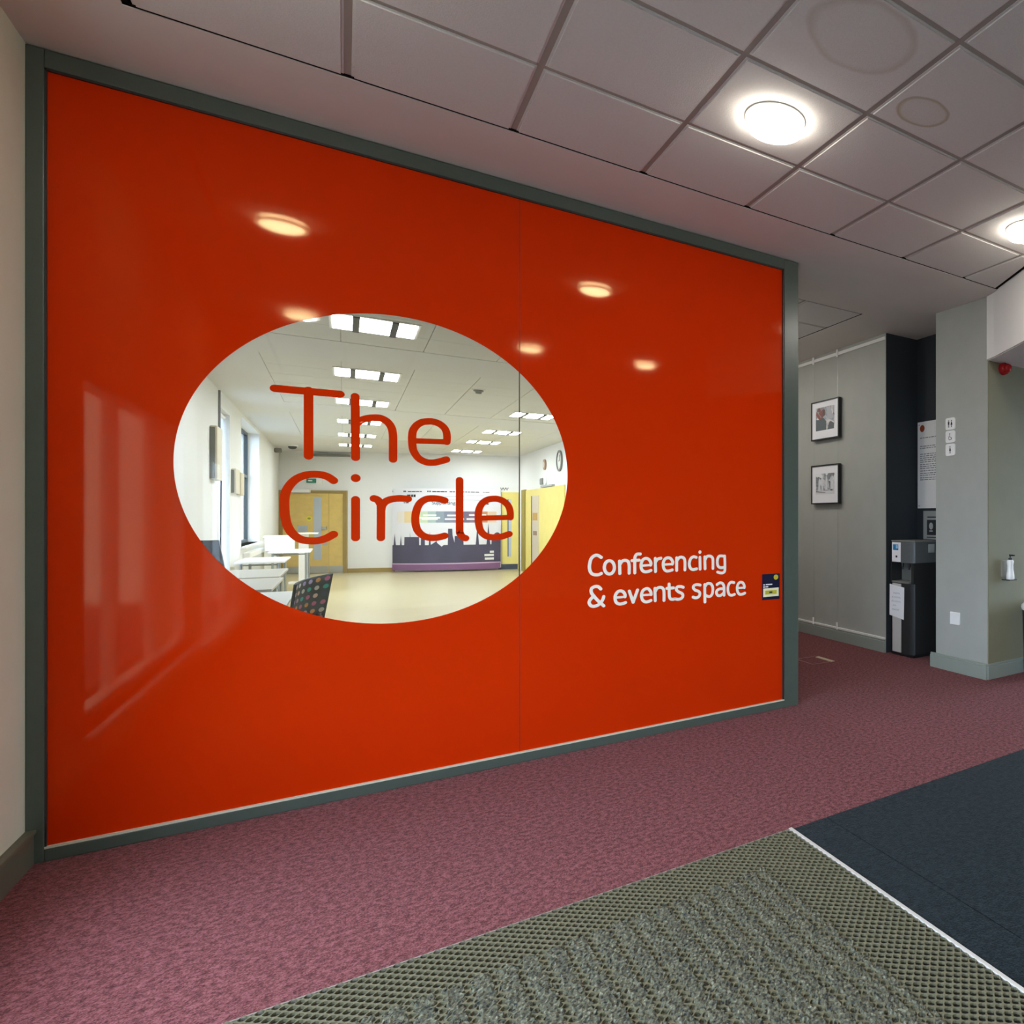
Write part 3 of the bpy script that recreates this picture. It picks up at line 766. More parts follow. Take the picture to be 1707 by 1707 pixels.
for y in (4.93, 5.03):
    MB().lathe([(0.014, 0), (0.014, -0.045), (0.009, -0.05), (0.009, -0.07)], (4.175, y, 0.905), 12).obj('tap', BLACK, wc, smooth=True)
MB().box(CYX - 0.004, CYX + 0.03, 4.972, 5.105, 0.91, 1.100).obj('white_panel', PAPER, wc, bevel=0.003)
BLUE = mat('blue_print', lin(0.02, 0.22, 0.48), 0.5)
MB().box(CYX - 0.0052, CYX - 0.004, 5.005, 5.085, 1.025, 1.08).obj('blue_logo', BLUE, wc)
MB().box(CYX - 0.0058, CYX - 0.0052, 5.01, 5.04, 1.04, 1.075).obj('logo_drop', mat('pale_blue_print', srgb('#9fd0ea'), 0.5), wc)
MB().box(CYX - 0.0052, CYX - 0.004, 5.02, 5.045, 0.952, 0.972).obj('button_mark', INK, wc)
MB().box(CYX - 0.006, CYX + 0.03, 4.965, 5.095, 0.035, 0.70).obj('silver_panel', mat('silver_plastic', srgb('#c3bfba'), 0.4, 0.5), wc, bevel=0.004)
MB().box(4.31, 4.385, CY0 - 0.012, CY0 - 0.001, 1.00, 1.083).obj('side_sticker', mat('sticker_grey', srgb('#aeb4b0'), 0.5), wc, bevel=0.003)
pn = thing('paper_notice', 'white sheet of handwritten paper taped to the front of the water cooler', 'notice', (CYX - 0.008, 5.03, 0.36))
MB().face([(CYX - 0.008, 5.137, 0.385), (CYX - 0.008, 4.917, 0.358), (CYX - 0.008, 4.910, 0.668), (CYX - 0.008, 5.133, 0.69)]).obj('sheet', PAPER, pn, fix=False)
mb = MB()
for z, words in ((0.605, ((5.075, 0.03), (5.04, 0.06))), (0.565, ((5.095, 0.02), (5.06, 0.09))), (0.525, ((5.10, 0.03), (5.06, 0.09))), (0.485, ((5.08, 0.04),)), (0.445, ((5.095, 0.03), (5.06, 0.07)))):
    for y, w in words:
        n = max(2, int(w / 0.012))
        pts = [(y - w * k / (2 * n), z + (0.008 if k % 2 else -0.006)) for k in range(2 * n + 1)]
        stroke(mb, pts, 0.0035, px_plane(CYX - 0.0088), sharp=True)
mb.obj('handwriting', GREYINK, pn, fix=False)

# ------------------------------------------------------------------ pillar: way signs, blank plate
def sign(zc, label, kind):
    t = thing('way_sign', label, 'sign', (XP + 0.004, 4.225, zc), 'white toilet signs on the grey pillar')
    x = XP + 0.006
    pts = rrect(4.167, 4.283, zc - 0.052, zc + 0.052, 0.018)
    mb = MB(); n = len(pts)
    mb.face([(x - 0.008, a, b) for a, b in pts]); mb.face([(x + 0.012, a, b) for a, b in pts[::-1]])
    for k in range(n):
        a, b = pts[k], pts[(k + 1) % n]
        mb.face([(x - 0.008, *a), (x - 0.008, *b), (x + 0.012, *b), (x + 0.012, *a)])
    mb.obj('plate', WHITEGLOSS, t)
    q = px_plane(x - 0.0086); mb = MB(); z = zc
    def person(y, skirt):
        disc(mb, (y, z + 0.026), 0.006, 0.006, q)
        if skirt: mb.face([q(y + 0.004, z + 0.018), q(y - 0.004, z + 0.018), q(y - 0.013, z - 0.010), q(y + 0.013, z - 0.010)])
        else: mb.face([q(y + 0.010, z + 0.018), q(y - 0.010, z + 0.018), q(y - 0.009, z - 0.008), q(y + 0.009, z - 0.008)])
        for d in (0.004, -0.004): stroke(mb, [(y + d, z - 0.008), (y + d, z - 0.030)], 0.005, q)
    if kind == 0:
        person(4.243, False); person(4.207, True)
    elif kind == 1:
        disc(mb, (4.228, z + 0.024), 0.006, 0.006, q)
        stroke(mb, [(4.227, z + 0.016), (4.226, z - 0.006), (4.212, z - 0.006), (4.206, z - 0.024)], 0.006, q, sharp=True)
        stroke(mb, [(4.236, z + 0.004), (4.243, z - 0.012), (4.234, z - 0.027), (4.218, z - 0.026), (4.212, z - 0.016)], 0.005, q)
    else:
        person(4.225, True)
    mb.obj('pictogram', INK, t, fix=False)
    mb = MB(); q2 = px_plane(x - 0.0015)
    mb.face([q2(4.372, z), q2(4.337, z - 0.034), q2(4.327, z - 0.024), q2(4.340, z - 0.008), q2(4.292, z - 0.008), q2(4.292, z + 0.008), q2(4.340, z + 0.008), q2(4.327, z + 0.024), q2(4.337, z + 0.034)])
    mb.obj('arrow', WHITEGLOSS, t, fix=False)
    return t
sign(2.163, 'white square sign with two toilet figures and an arrow, topmost on the pillar', 0)
sign(2.050, 'white square sign with a wheelchair symbol and arrow, middle one on the pillar', 1)
sign(1.935, 'white square sign with a single figure and an arrow, lowest on the pillar', 2)
sw = thing('wall_plate', 'blank white wall plate low on the grey pillar', 'wall plate', (XP, 4.17, 0.41))
MB().box(XP - 0.006, XP + 0.014, 4.112, 4.226, 0.408, 0.518).obj('plate', WHITEGLOSS, sw, bevel=0.006)
mb = MB(); disc(mb, (4.20, 0.463), 0.005, 0.005, px_plane(XP - 0.0066)); disc(mb, (4.138, 0.463), 0.005, 0.005, px_plane(XP - 0.0066)); mb.obj('screw_cap', WHITE, sw, fix=False)

# right wall: dispenser, beacon, bin
hd = thing('hand_gel_dispenser', 'white pump bottle in a wall bracket on the right wall beside the pillar', 'dispenser', (4.27, 3.77, 0.82))
MB().box(4.225, 4.32, 3.775, 3.80, 0.84, 0.98).obj('wall_bracket', mat('clear_bracket', srgb('#8a857c'), 0.3), hd, bevel=0.004)
MB().lathe([(0.034, 0.822), (0.037, 0.83), (0.034, 0.86), (0.027, 0.90), (0.026, 0.94), (0.03, 0.972), (0.024, 0.984), (0.013, 0.986)], (4.28, 3.735, 0), 20).obj('bottle', WHITEGLOSS, hd, smooth=True)
MB().lathe([(0.016, 0.986), (0.016, 1.002), (0.007, 1.004), (0.007, 1.018), (0.012, 1.02), (0.012, 1.03)], (4.28, 3.735, 0), 14).box(4.272, 4.288, 3.69, 3.735, 1.018, 1.03).obj('pump', BLACK, hd, smooth=True)
MB().box(4.235, 4.325, 3.70, 3.80, 0.812, 0.822).obj('drip_tray', mat('tray_dark', srgb('#4a463c'), 0.5), hd, bevel=0.003)
bc = thing('alarm_beacon', 'small round red alarm beacon under the low ceiling beside the pillar', 'alarm', (4.245, 3.765, 2.60))
MB().lathe([(0.048, 0.0), (0.052, 0.012), (0.050, 0.04), (0.042, 0.055)], (4.245, 3.80, 2.596), 24, axis='y').obj('base', RED, bc, smooth=True)
MB().lathe([(0.038, 0.055), (0.038, 0.072), (0.030, 0.086), (0.0005, 0.092)], (4.245, 3.80, 2.596), 24, axis='y').obj('lens', RED, bc, smooth=True)
bn = thing('waste_bin', 'black waste bin with a white lid against the right wall, cut by the frame', 'bin', (4.40, 3.55, 0))
MB().lathe([(0.13, 0.0), (0.15, 0.02), (0.165, 0.55), (0.165, 0.56)], (4.53, 3.60, 0), 28).obj('body', BLACK, bn, smooth=True)
MB().lathe([(0.172, 0.56), (0.178, 0.58), (0.172, 0.60), (0.14, 0.63), (0.06, 0.645), (0.0005, 0.648)], (4.53, 3.60, 0), 28).obj('lid', WHITEGLOSS, bn, smooth=True)

# ------------------------------------------------------------------ floor: floor box, dark mat, entrance matting
fb = thing('floor_box', 'flush floor box outline with a cream strip in the carpet by the gallery wall', 'floor box', (3.36, 5.33, 0))
FLINE = mat('floor_box_edge', srgb('#8c5f5c'), 0.6)
MB().box(3.247, 3.265, 5.20, 5.50, 0.0008, 0.004).box(3.247, 3.46, 5.195, 5.21, 0.0008, 0.004).box(3.247, 3.46, 5.49, 5.505, 0.0008, 0.004).obj('lid_edge', FLINE, fb)
MB().box(3.445, 3.485, 5.19, 5.46, 0.0008, 0.006).obj('cream_strip', mat('cream_strip', srgb('#c3b195'), 0.5), fb)

dm = thing('barrier_mat', 'dark teal barrier mat with a cut seam lying on the carpet', 'mat', (2.5, 1.2, 0))
MB().box(1.4695, 1.638, -0.6, 2.508, 0.0, 0.006).obj('mat_strip', DARKMAT, dm)
MB().box(1.642, 4.6, -0.6, 2.508, 0.0, 0.006).obj('mat_panel', DARKMAT, dm)

em = thing('entrance_matting', 'grey green honeycomb entrance matting with pile strips sunk in the floor', 'mat', (0.3, 1.4, 0))
MX0, MX1, MY0, MY1 = XL + 0.03, 1.457, 0.15, 2.508
RUBBER = mat('honeycomb_rubber', srgb('#6f6a52'), 0.6, 0.4, noise=0.12, scale=60)
MB().box(MX0, MX1, -1.0, MY1, 0.0, 0.0015).obj('mat_base', mat('mat_well', lin(0.012, 0.014, 0.012), 0.8), em)
P = 0.02305; H = 0.0100; WALL = 0.0026
ca = math.sqrt(0.5)
net = MB(); N = 8
rin = P / 2 - WALL / 2
sx = P * ca * 2
nv = net.v; nf = net.f
cells = []
ny = int((MY1 - MY0) / (P * ca)); nx = int((MX1 - MX0) / sx)
for j in range(ny):
    for i in range(nx):
        cx = MX0 + (i + 0.5) * sx + (sx / 2 if j % 2 else 0); cy = MY1 - (j + 0.55) * P * ca
        if cx + P * ca > MX1 + 0.0015 or cy - P * ca < MY0 - 0.01: continue
        cells.append((cx, cy))
hp = P * ca
outer = []
for k in range(N):
    a = 2 * math.pi * k / N
    # diamond outline (square turned by 45 degrees) and a rounded hole inside it
    d = hp / (abs(math.cos(a)) + abs(math.sin(a)))
    rr = min(rin * (1.05 if k % 2 else 1.15), d - WALL * 0.35)
    outer.append((d * math.cos(a), d * math.sin(a), rr * math.cos(a), rr * math.sin(a)))
for cx, cy in cells:
    b0 = len(nv)
    for ox, oy, ix, iy in outer:
        nv.append((cx + ox, cy + oy, H)); nv.append((cx + ix, cy + iy, H)); nv.append((cx + ix, cy + iy, 0.001))
    for k in range(N):
        a = b0 + 3 * k; b = b0 + 3 * ((k + 1) % N)
        nf.append((a, b, b + 1, a + 1)); nf.append((a + 1, b + 1, b + 2, a + 2))
o = net.obj('honeycomb', RUBBER, em, fix=False); o['kind'] = 'stuff'

PILE = bpy.data.materials.new('pile_strips'); PILE.use_nodes = True
nt = PILE.node_tree; b = nt.nodes['Principled BSDF']; b.inputs['Roughness'].default_value = 1.0; b.inputs['Specular IOR Level'].default_value = 0.1
tc = nt.nodes.new('ShaderNodeTexCoord'); n = nt.nodes.new('ShaderNodeTexNoise'); n.inputs['Scale'].default_value = 120; n.inputs['Detail'].default_value = 3
nt.links.new(tc.outputs['Object'], n.inputs['Vector'])
r = nt.nodes.new('ShaderNodeValToRGB')
r.color_ramp.elements[0].position = 0.30; r.color_ramp.elements[0].color = srgb('#282b2e')
r.color_ramp.elements[1].position = 0.72; r.color_ramp.elements[1].color = srgb('#918e7c')
e = r.color_ramp.elements.new(0.45); e.color = srgb('#57564a')
e = r.color_ramp.elements.new(0.58); e.color = srgb('#6b6855')
nt.links.new(n.outputs['Fac'], r.inputs['Fac']); nt.links.new(r.outputs['Color'], b.inputs['Base Color'])
pile = MB()
px0, px1, py0, py1 = MX0, 1.235, MY0, 2.315
st = 0.0075
gx = int((px1 - px0) / st); gy = int((py1 - py0) / st)
rnd = random.Random(3)
for j in range(gy + 1):
    for i in range(gx + 1):
        x = px0 + i * st; y = py0 + j * st
        ph = ((x - px0) / (2 * sx)) % 1.0
        edge = abs(ph - 0.5) * 2
        jit = rnd.uniform(-1, 1)
        border = min((px1 - x), (py1 - y))
        lim = 0.70 + 0.22 * jit
        up = edge < lim and border > 0.012 + 0.02 * rnd.random()
        z = (0.0085 + 0.0075 * rnd.random()) if up else 0.0018
        pile.v.append((x + rnd.uniform(-.0025, .0025), y + rnd.uniform(-.0025, .0025), z))
for j in range(gy):
    for i in range(gx):
        a = j * (gx + 1) + i
        pile.f.append((a, a + 1, a + gx + 2, a + gx + 1))
o = pile.obj('pile', PILE, em, fix=False); o['kind'] = 'stuff'
tm = thing('matting_trim', 'pale metal edging strip between the honeycomb matting and the dark mat', 'floor trim', (1.464, 1, 0))
MB().box(1.4535, 1.4690, -1.0, 2.517, 0.0, 0.0108).obj('strip', TRIM, tm, bevel=0.0015)
MB().box(MX0, 1.457, 2.508, 2.5135, 0.0, 0.009).obj('strip', mat('dull_trim', srgb('#8e887e'), 0.4, 0.5), tm)

# ------------------------------------------------------------------ hall behind the glass
HX0, HX1, HC = -1.17, 3.47, 2.92
FA, FB = (3.47, 19.76), (-1.17, 21.70)       # ends of the far wall
fd = Vector((FA[0] - FB[0], FA[1] - FB[1])); FL = fd.length; fd.normalize()
fn = Vector((fd[1], -fd[0]))                  # towards the hall (-y)
def fw(s, z, out=0.0):
    return (FB[0] + fd[0] * s + fn[0] * out, FB[1] + fd[1] * s + fn[1] * out, z)
def fbox(mb, s0, s1, z0, z1, o0, o1):
    i = len(mb.v)
    mb.v += [fw(s0, z0, o0), fw(s1, z0, o0), fw(s1, z0, o1), fw(s0, z0, o1), fw(s0, z1, o0), fw(s1, z1, o0), fw(s1, z1, o1), fw(s0, z1, o1)]
    mb.f += [tuple(i + k for k in q) for q in ((3, 2, 1, 0), (4, 5, 6, 7), (0, 1, 5, 4), (1, 2, 6, 5), (2, 3, 7, 6), (3, 0, 4, 7))]
    return mb
struct('floor', MB().face([(HX0 - 0.3, 4.262, 0.0), (2.4, 4.262, 0.0), (2.4, 9.7, 0.0), (HX1, 9.7, 0.0), (HX1, 19.9, 0.0), (HX0, 21.9, 0.0), (HX0 - 0.3, 21.9, 0)]), HALLFLOOR, fix=False)
struct('wall_hall_far', fbox(MB(), -0.3, FL + 0.3, 0, 3.3, -0.15, 0), HALLWALL)
struct('wall_hall_right', MB().box(HX1, HX1 + 0.1, 9.7, 21, 0, 3.3), HALLWALL)
# left wall of the hall: piers, one bright window with a blind, one open window
hl = MB()
T = 0.30
W1A, W1B, W2A, W2B = 11.75, 12.79, 14.1, 16.9
hl.box(HX0 - T, HX0, 4.30, W1A, 0, 3.3).box(HX0 - T, HX0, W1B, W2A, 0, 3.3).box(HX0 - T, HX0, W2B, 22.2, 0, 3.3)
hl.box(HX0 - T, HX0, W1A, W1B, 0, 0.45).box(HX0 - T, HX0, W1A, W1B, 2.72, 3.3)
hl.box(HX0 - T, HX0, W2A, W2B, 0, 0.90).box(HX0 - T, HX0, W2A, W2B, 2.86, 3.3)
struct('wall_hall_left', hl, HALLWALL)
BLIND = bpy.data.materials.new('roller_blind'); BLIND.use_nodes = True
nt = BLIND.node_tree; b = nt.nodes['Principled BSDF']; b.inputs['Base Color'].default_value = srgb('#eef2f8'); b.inputs['Roughness'].default_value = 0.9
b.inputs['Transmission Weight'].default_value = 0.0
tl = nt.nodes.new('ShaderNodeBsdfTranslucent'); tl.inputs[0].default_value = (0.85, 0.88, 0.93, 1)
mx = nt.nodes.new('ShaderNodeMixShader'); mx.inputs[0].default_value = 0.5
nt.links.new(b.outputs[0], mx.inputs[1]); nt.links.new(tl.outputs[0], mx.inputs[2]); nt.links.new(mx.outputs[0], nt.nodes['Material Output'].inputs[0])
w2 = struct_empty('window_2', (HX0 - 0.15, W1A, 0.45))
fr = MB()
for y in (W1A, W1B - 0.05): fr.box(HX0 - 0.2, HX0 - 0.14, y, y + 0.05, 0.45, 2.72)
for z in (0.45, 2.67): fr.box(HX0 - 0.2, HX0 - 0.14, W1A, W1B, z, z + 0.05)
fr.obj('window_frame', WHITE, w2)
MB().face([(HX0 - 0.17, W1A, 0.5), (HX0 - 0.17, W1B, 0.5), (HX0 - 0.17, W1B, 2.67), (HX0 - 0.17, W1A, 2.67)]).obj('pane', GLASS, w2, fix=False)
rb = thing('roller_blind', 'bright white blind pulled down over the first hall window', 'blind', (HX0 - 0.06, 12.27, 0.5))
MB().box(HX0 - 0.062, HX0 - 0.058, W1A + 0.02, W1B - 0.02, 0.5, 2.66).obj('cloth', BLIND, rb)
MB().lathe([(0.025, W1A + 0.02), (0.025, W1B - 0.02)], (HX0 - 0.06, 0, 2.68), 12, axis='y').obj('roller', WHITE, rb)
rb.children[1].scale = (1, -1, 1)
w3 = struct_empty('window_3', (HX0 - 0.15, W2A, 0.9))
DKFR = mat('window_dark_frame', lin(0.02, 0.03, 0.035), 0.4)
fr = MB()
for y in (W2A, 15.0, W2B - 0.05): fr.box(HX0 - 0.2, HX0 - 0.15, y, y + 0.05, 0.90, 2.86)
for z in (0.90, 2.05, 2.81): fr.box(HX0 - 0.2, HX0 - 0.15, W2A, W2B, z, z + 0.05)
fr.obj('window_frame', DKFR, w3)
MB().face([(HX0 - 0.17, W2A, 0.95), (HX0 - 0.17, W2B, 0.95), (HX0 - 0.17, W2B, 2.81), (HX0 - 0.17, W2A, 2.81)]).obj('pane', GLASS, w3, fix=False)
MB().box(HX0 - 0.15, HX0 + 0.05, W2A - 0.04, W2B + 0.04, 0.87, 0.90).obj('window_sill', WHITE, w3)
# street side: dark neighbouring building seen through the open window
nb = thing('neighbour_building', 'dark blue grey building outside the hall window', 'building', (-4, 34, 0))
MB().box(-9, -1.9, 34, 40, 0, 11).obj('facade', mat('dark_facade', lin(0.018, 0.032, 0.042), 0.7, noise=0.2, scale=1.5), nb)
for z in (1.2, 4.2, 7.2):
    for x in (-4.6, -3.2, -2.5):
        MB().box(x, x + 0.5, 33.95, 34.0, z, z + 1.5).obj('window', mat('facade_window', lin(0.05, 0.09, 0.11), 0.2), nb)
struct('floor', MB().box(-30, HX0 - T - 0.01, -10, 50, -0.25, -0.2), mat('street_paving', srgb('#6b6b6a'), 0.9, noise=0.1, scale=3))

# hall ceiling: plaster bands and tile fields
hc = struct_empty('ceiling', (1.1, 12, HC))
FX0, FX1 = -0.62, 2.98
fields = [(4.28, 7.88), (8.86, 12.46), (13.6, 17.2), (18.0, 19.2)]
pb = MB()
pb.box(HX0, FX0, 4.262, 21.9, HC, HC + 0.03).box(FX1, HX1, 9.7, 19.9, HC, HC + 0.03)
for a, b_ in ((7.88, 8.86), (12.46, 13.6), (17.2, 18.0), (19.2, 21.7)): pb.box(FX0, 2.37 if b_ < 9 else FX1, a, b_, HC, HC + 0.03)
pb.obj('plaster_border', HALLPLAST, hc)
MB().box(HX0 - 0.3, 2.37, 4.262, 9.65, HC + 0.04, HC + 0.05).box(HX0 - 0.3, HX1 + 0.1, 9.65, 22, HC + 0.04, HC + 0.05).obj('void_board', VOID, hc)
hp_mesh = None
for a, b_ in fields:
    ny = int(round((b_ - a) / 0.6))
    for j in range(ny):
        for i in range(6):
            cx, cy = FX0 + 0.6 * (i + .5), a + 0.6 * (j + .5)
            if cy < 10 and cx > 2.1: continue
            if hp_mesh is None:
                o = MB().box(-.297, .297, -.297, .297, 0, 0.012).obj('ceiling_tile', HALLTILE, hc, loc=(cx, cy, HC + 0.003)); hp_mesh = o.data
            else:
                o = bpy.data.objects.new('ceiling_tile', hp_mesh); COL.objects.link(o); o.parent = hc
                o.matrix_parent_inverse = Matrix.Translation(-Vector(hc.location)); o.location = (cx, cy, HC + 0.003)
HGRID = mat('hall_grid', srgb('#b9b8b2'), 0.6)
for a, b_ in fields:
    mbg = MB().box(FX0 + 0.006, 2.37 if a < 8 else FX1, a, min(b_, 9.6) if 8 < a < 9 else b_, HC + 0.012, HC + 0.02)
    if 8 < a < 9: mbg = MB().box(FX0 + 0.006, 2.37, a, 9.66, HC + 0.012, HC + 0.02).box(FX0 + 0.006, FX1, 9.72, b_, HC + 0.012, HC + 0.02)
    mbg.obj('grid_bar', HGRID, hc)
HGLOW = mat('lit_hall_diffuser', lin(1, 1, 1), 0.5, emit=lin(0.90, 0.96, 1.0), estr=HALL)
HGLOW2 = mat('lit_hall_louvre', lin(1, 1, 1), 0.5, emit=lin(0.90, 0.96, 1.0), estr=HALL * 0.5)
LUMGREY = mat('luminaire_divider', srgb('#6e6e6c'), 0.7, 0.2)
def luminaire(x, y, label):
    t = thing('recessed_light', label, 'ceiling light', (x, y, HC), 'square recessed lights in the hall ceiling')
    z = HC
    MB().box(x - .29, x + .29, y - .29, y + .29, z - 0.004, z + 0.001).obj('tray', WHITE, t)
    MB().box(x - .10, x + .10, y - .25, y + .25, z - 0.006, z - 0.004).obj('diffuser', HGLOW, t)
    MB().box(x - .27, x - .145, y - .25, y + .25, z - 0.006, z - 0.004).obj('louvre', HGLOW2, t)
    MB().box(x + .145, x + .27, y - .25, y + .25, z - 0.006, z - 0.004).obj('louvre', HGLOW2, t)
    for q in (-.1225, .1225):
        MB().box(x + q - .0225, x + q + .0225, y - .27, y + .27, z - 0.016, z - 0.004).obj('divider', LUMGREY, t)
    return t
lp = None
left_names = ['largest lit square light, at the top of the clear circle', 'second lit light from the glass in the row over the word The', 'third lit light from the glass, level with the letter h', 'fourth lit light from the glass, behind the letter h', 'fifth lit light from the glass, low behind the letter h', 'last lit light before the far wall, behind the letter h']
for k, y in enumerate((7.06, 9.5, 11.85, 14.3, 16.65, 19.0)):
    if lp is None: lp = luminaire(0.2, y, left_names[0]); LY = y
    else: dup(lp, (0, y - LY, 0), left_names[k])
right_names = ['hidden light of the row by the yellow doors, nearest the glass', 'second hidden light of the row by the yellow doors', 'lit light nearest the circle edge above the yellow doors', 'second visible lit light from the circle edge on the door side', 'third visible lit light from the circle edge on the door side', 'lit light nearest the far wall on the door side']
for k, y in enumerate((0, 0, 11.7, 14.36, 16.5, 19.0)):
    if k < 2: continue
    dup(lp, (2.24 - 0.2, y - LY, 0), right_names[k])
sd = thing('smoke_detector', 'small grey smoke detector on the hall ceiling between the light rows', 'detector', (1.27, 9.73, HC))
MB().lathe([(0.055, 0.0), (0.055, -0.02), (0.035, -0.03), (0.03, -0.05), (0.0005, -0.055)], (1.27, 9.73, HC), 18).obj('body', mat('detector_grey', srgb('#8f8f88'), 0.5), sd, smooth=True)
MB().lathe([(0.075, 0.0), (0.07, -0.008)], (1.27, 9.73, HC), 18).obj('base_ring', WHITE, sd)
cm = thing('dome_camera', 'small dark dome camera on the hall ceiling near the far corner', 'camera', (-0.85, 19.8, HC))
MB().lathe([(0.09, 0.0), (0.09, -0.03)], (-0.85, 19.8, HC), 18).obj('base', WHITE, cm)
MB().lathe([(0.075, -0.03), (0.07, -0.06), (0.045, -0.085), (0.0005, -0.095)], (-0.85, 19.8, HC), 18).obj('dome', DARK, cm, smooth=True)
wk = thing('wall_sensor', 'small grey sensor on the hall window wall just under the ceiling', 'detector', (HX0, 20.4, 2.6))
MB().box(HX0, HX0 + 0.12, 20.3, 20.45, 2.78, 2.88).obj('body', MIDGREY, wk, bevel=0.02)

# far wall: skirting, projection screen case, door with exit sign, display stand, yellow door
struct('baseboard_hall', fbox(MB(), 1.348, 2.31, 0, 0.10, 0, 0.02), OAKDARK)
ps = thing('screen_case', 'long grey projection screen case high on the hall far wall', 'screen', fw(1.0, 2.81))
fbox(MB(), 0.70, 1.405, 2.805, 2.865, 0.001, 0.09).obj('case', MIDGREY, ps)
d1 = struct_empty('door_1', fw(0.7, 0))
fbox(MB(), 1.277, 1.348, 0, 1.988, 0, 0.06).obj('frame_side', OAKDARK, d1)
fbox(MB(), 0.02, 0.09, 0, 1.988, 0, 0.06).obj('frame_side', OAKDARK, d1)
fbox(MB(), 0.09, 1.277, 1.92, 1.988, 0, 0.06).obj('frame_head', OAKDARK, d1)
leaf = fbox(MB(), 0.095, 0.986, 0.01, 1.918, 0.005, 0.04).obj('door_leaf', OAK, d1)
leaf2 = fbox(MB(), 0.992, 1.272, 0.01, 1.918, 0.005, 0.04).obj('door_leaf', OAK, d1)
VP = mat('vision_glass', srgb('#b3bcc9'), 0.15, 0.5)
fbox(MB(), 0.70, 0.845, 0.32, 1.83, 0.04, 0.046).obj('vision_panel', VP, leaf)
fbox(MB(), 0.10, 0.98, 0.012, 0.17, 0.04, 0.043).obj('kick_plate', METAL, leaf)
fbox(MB(), 0.995, 1.27, 0.012, 0.17, 0.04, 0.043).obj('kick_plate', METAL, leaf2)
mb = MB(); disc(mb, (0.605, 1.315), 0.06, 0.06, lambda a, b: fw(a, b, 0.043)); mb.obj('yellow_sign', mat('yellow_sign', lin(0.75, 0.68, 0.02), 0.5), leaf, fix=False)
mb = MB(); disc(mb, (0.605, 1.315), 0.035, 0.025, lambda a, b: fw(a, b, 0.0436)); mb.obj('sign_symbol', mat('olive_print', lin(0.30, 0.28, 0.02), 0.5), leaf, fix=False)
fbox(MB(), 0.86, 0.955, 1.05, 1.12, 0.04, 0.075).obj('lever_handle', METAL, leaf)
fbox(MB(), 0.88, 0.95, 0.66, 0.74, 0.04, 0.05).obj('lock_plate', METAL, leaf)
dc = thing('door_closer', 'pale door closer bar over the oak double door', 'door closer', fw(0.4, 1.95))
fbox(MB(), 0.20, 0.64, 1.93, 2.01, 0.061, 0.11).obj('closer_body', WHITE, dc)
ex = thing('exit_sign', 'small green exit sign above the oak double door', 'sign', fw(0.64, 2.16))
GREEN = mat('exit_green', lin(0.01, 0.22, 0.15), 0.5)
fbox(MB(), 0.545, 0.725, 2.17, 2.27, 0.001, 0.03).obj('plate', GREEN, ex)
mb = MB(); mb.face([fw(0.58, 2.205, 0.0306), fw(0.66, 2.205, 0.0306), fw(0.66, 2.235, 0.0306), fw(0.58, 2.235, 0.0306)]); mb.obj('symbol', WHITE, ex, fix=False)
fbox(MB(), 0.735, 0.85, 2.15, 2.27, 0.001, 0.02).obj('white_plate', WHITE, ex)

# curved display stand
bs = thing('display_stand', 'wide white pop up display stand with a purple city skyline on the hall far wall', 'display stand', fw(3.45, 0, 0.3))
S0, S1 = 2.30, 4.635
def arc(s): return 0.10 + 0.30 * (1 - ((s - (S0 + S1) / 2) / ((S1 - S0) / 2)) ** 2)
def curved(mb, pts_lo, pts_hi, off):
    for (s0, a0), (s1, a1), (q0, b0), (q1, b1) in zip(pts_lo, pts_lo[1:], pts_hi, pts_hi[1:]):
        mb.face([fw(s0, a0, arc(s0) + off), fw(s1, a1, arc(s1) + off), fw(q1, b1, arc(q1) + off), fw(q0, b0, arc(q0) + off)])
    return mb
ss = [S0 + (S1 - S0) * k / 48 for k in range(49)]
lo = [(s, 0.06) for s in ss]; hi = [(s, 2.05) for s in ss]
mb = curved(MB(), lo, hi, 0); curved(mb, hi, lo, -0.03)
mb.obj('panel', mat('display_white', srgb('#e6e4ea'), 0.5), bs, fix=False)
def skyline(u):
    """height of the silhouette along 0..1"""
    z = 0.66
    for c, w, h, kind in ((0.025, 0.012, 0.24, 1), (0.09, 0.008, 0.20, 1), (0.20, 0.075, 0.20, 0), (0.185, 0.006, 0.27, 1), (0.31, 0.02, 0.17, 0), (0.375, 0.010, 0.28, 1), (0.44, 0.06, 0.10, 2), (0.56, 0.02, 0.40, 0), (0.575, 0.03, 0.33, 2),
                          (0.64, 0.04, 0.22, 0), (0.66, 0.012, 0.27, 1), (0.80, 0.014, 0.42, 1), (0.895, 0.016, 0.46, 1), (0.97, 0.05, 0.30, 3)):
        d = abs(u - c)
        if d < w:
            if kind == 0: z = max(z, 0.66 + h)
            elif kind == 1: z = max(z, 0.62 + h * 1.15 * (1 - d / w) + 0.05)
            elif kind == 2: z = max(z, 0.66 + h * (1 - d / w))
            else: z = max(z, 0.66 + h * math.sqrt(1 - (d / w) ** 2))
    if 0.44 < u < 0.53: z = min(z, 0.72 - 0.10 * (1 - abs(u - 0.485) / 0.045))
    return z
us = [k / 400 for k in range(401)]
lo = [(S0 + (S1 - S0) * u, 0.20) for u in us]; hi = [(S0 + (S1 - S0) * u, skyline(u)) for u in us]
PURP = mat('skyline_purple', lin(0.055, 0.045, 0.095), 0.5, noise=0.2, scale=2)
curved(MB(), lo, hi, 0.003).obj('skyline', PURP, bs, fix=False)
mb = MB()
lo = [(s, 0.04) for s in ss]; hi = [(s, 0.20) for s in ss]
curved(mb, lo, hi, 0.02); curved(mb, hi, [(s, 0.20) for s in ss], 0.02)
mb.obj('base_band', mat('base_purple', srgb('#80527f'), 0.4), bs, fix=False)
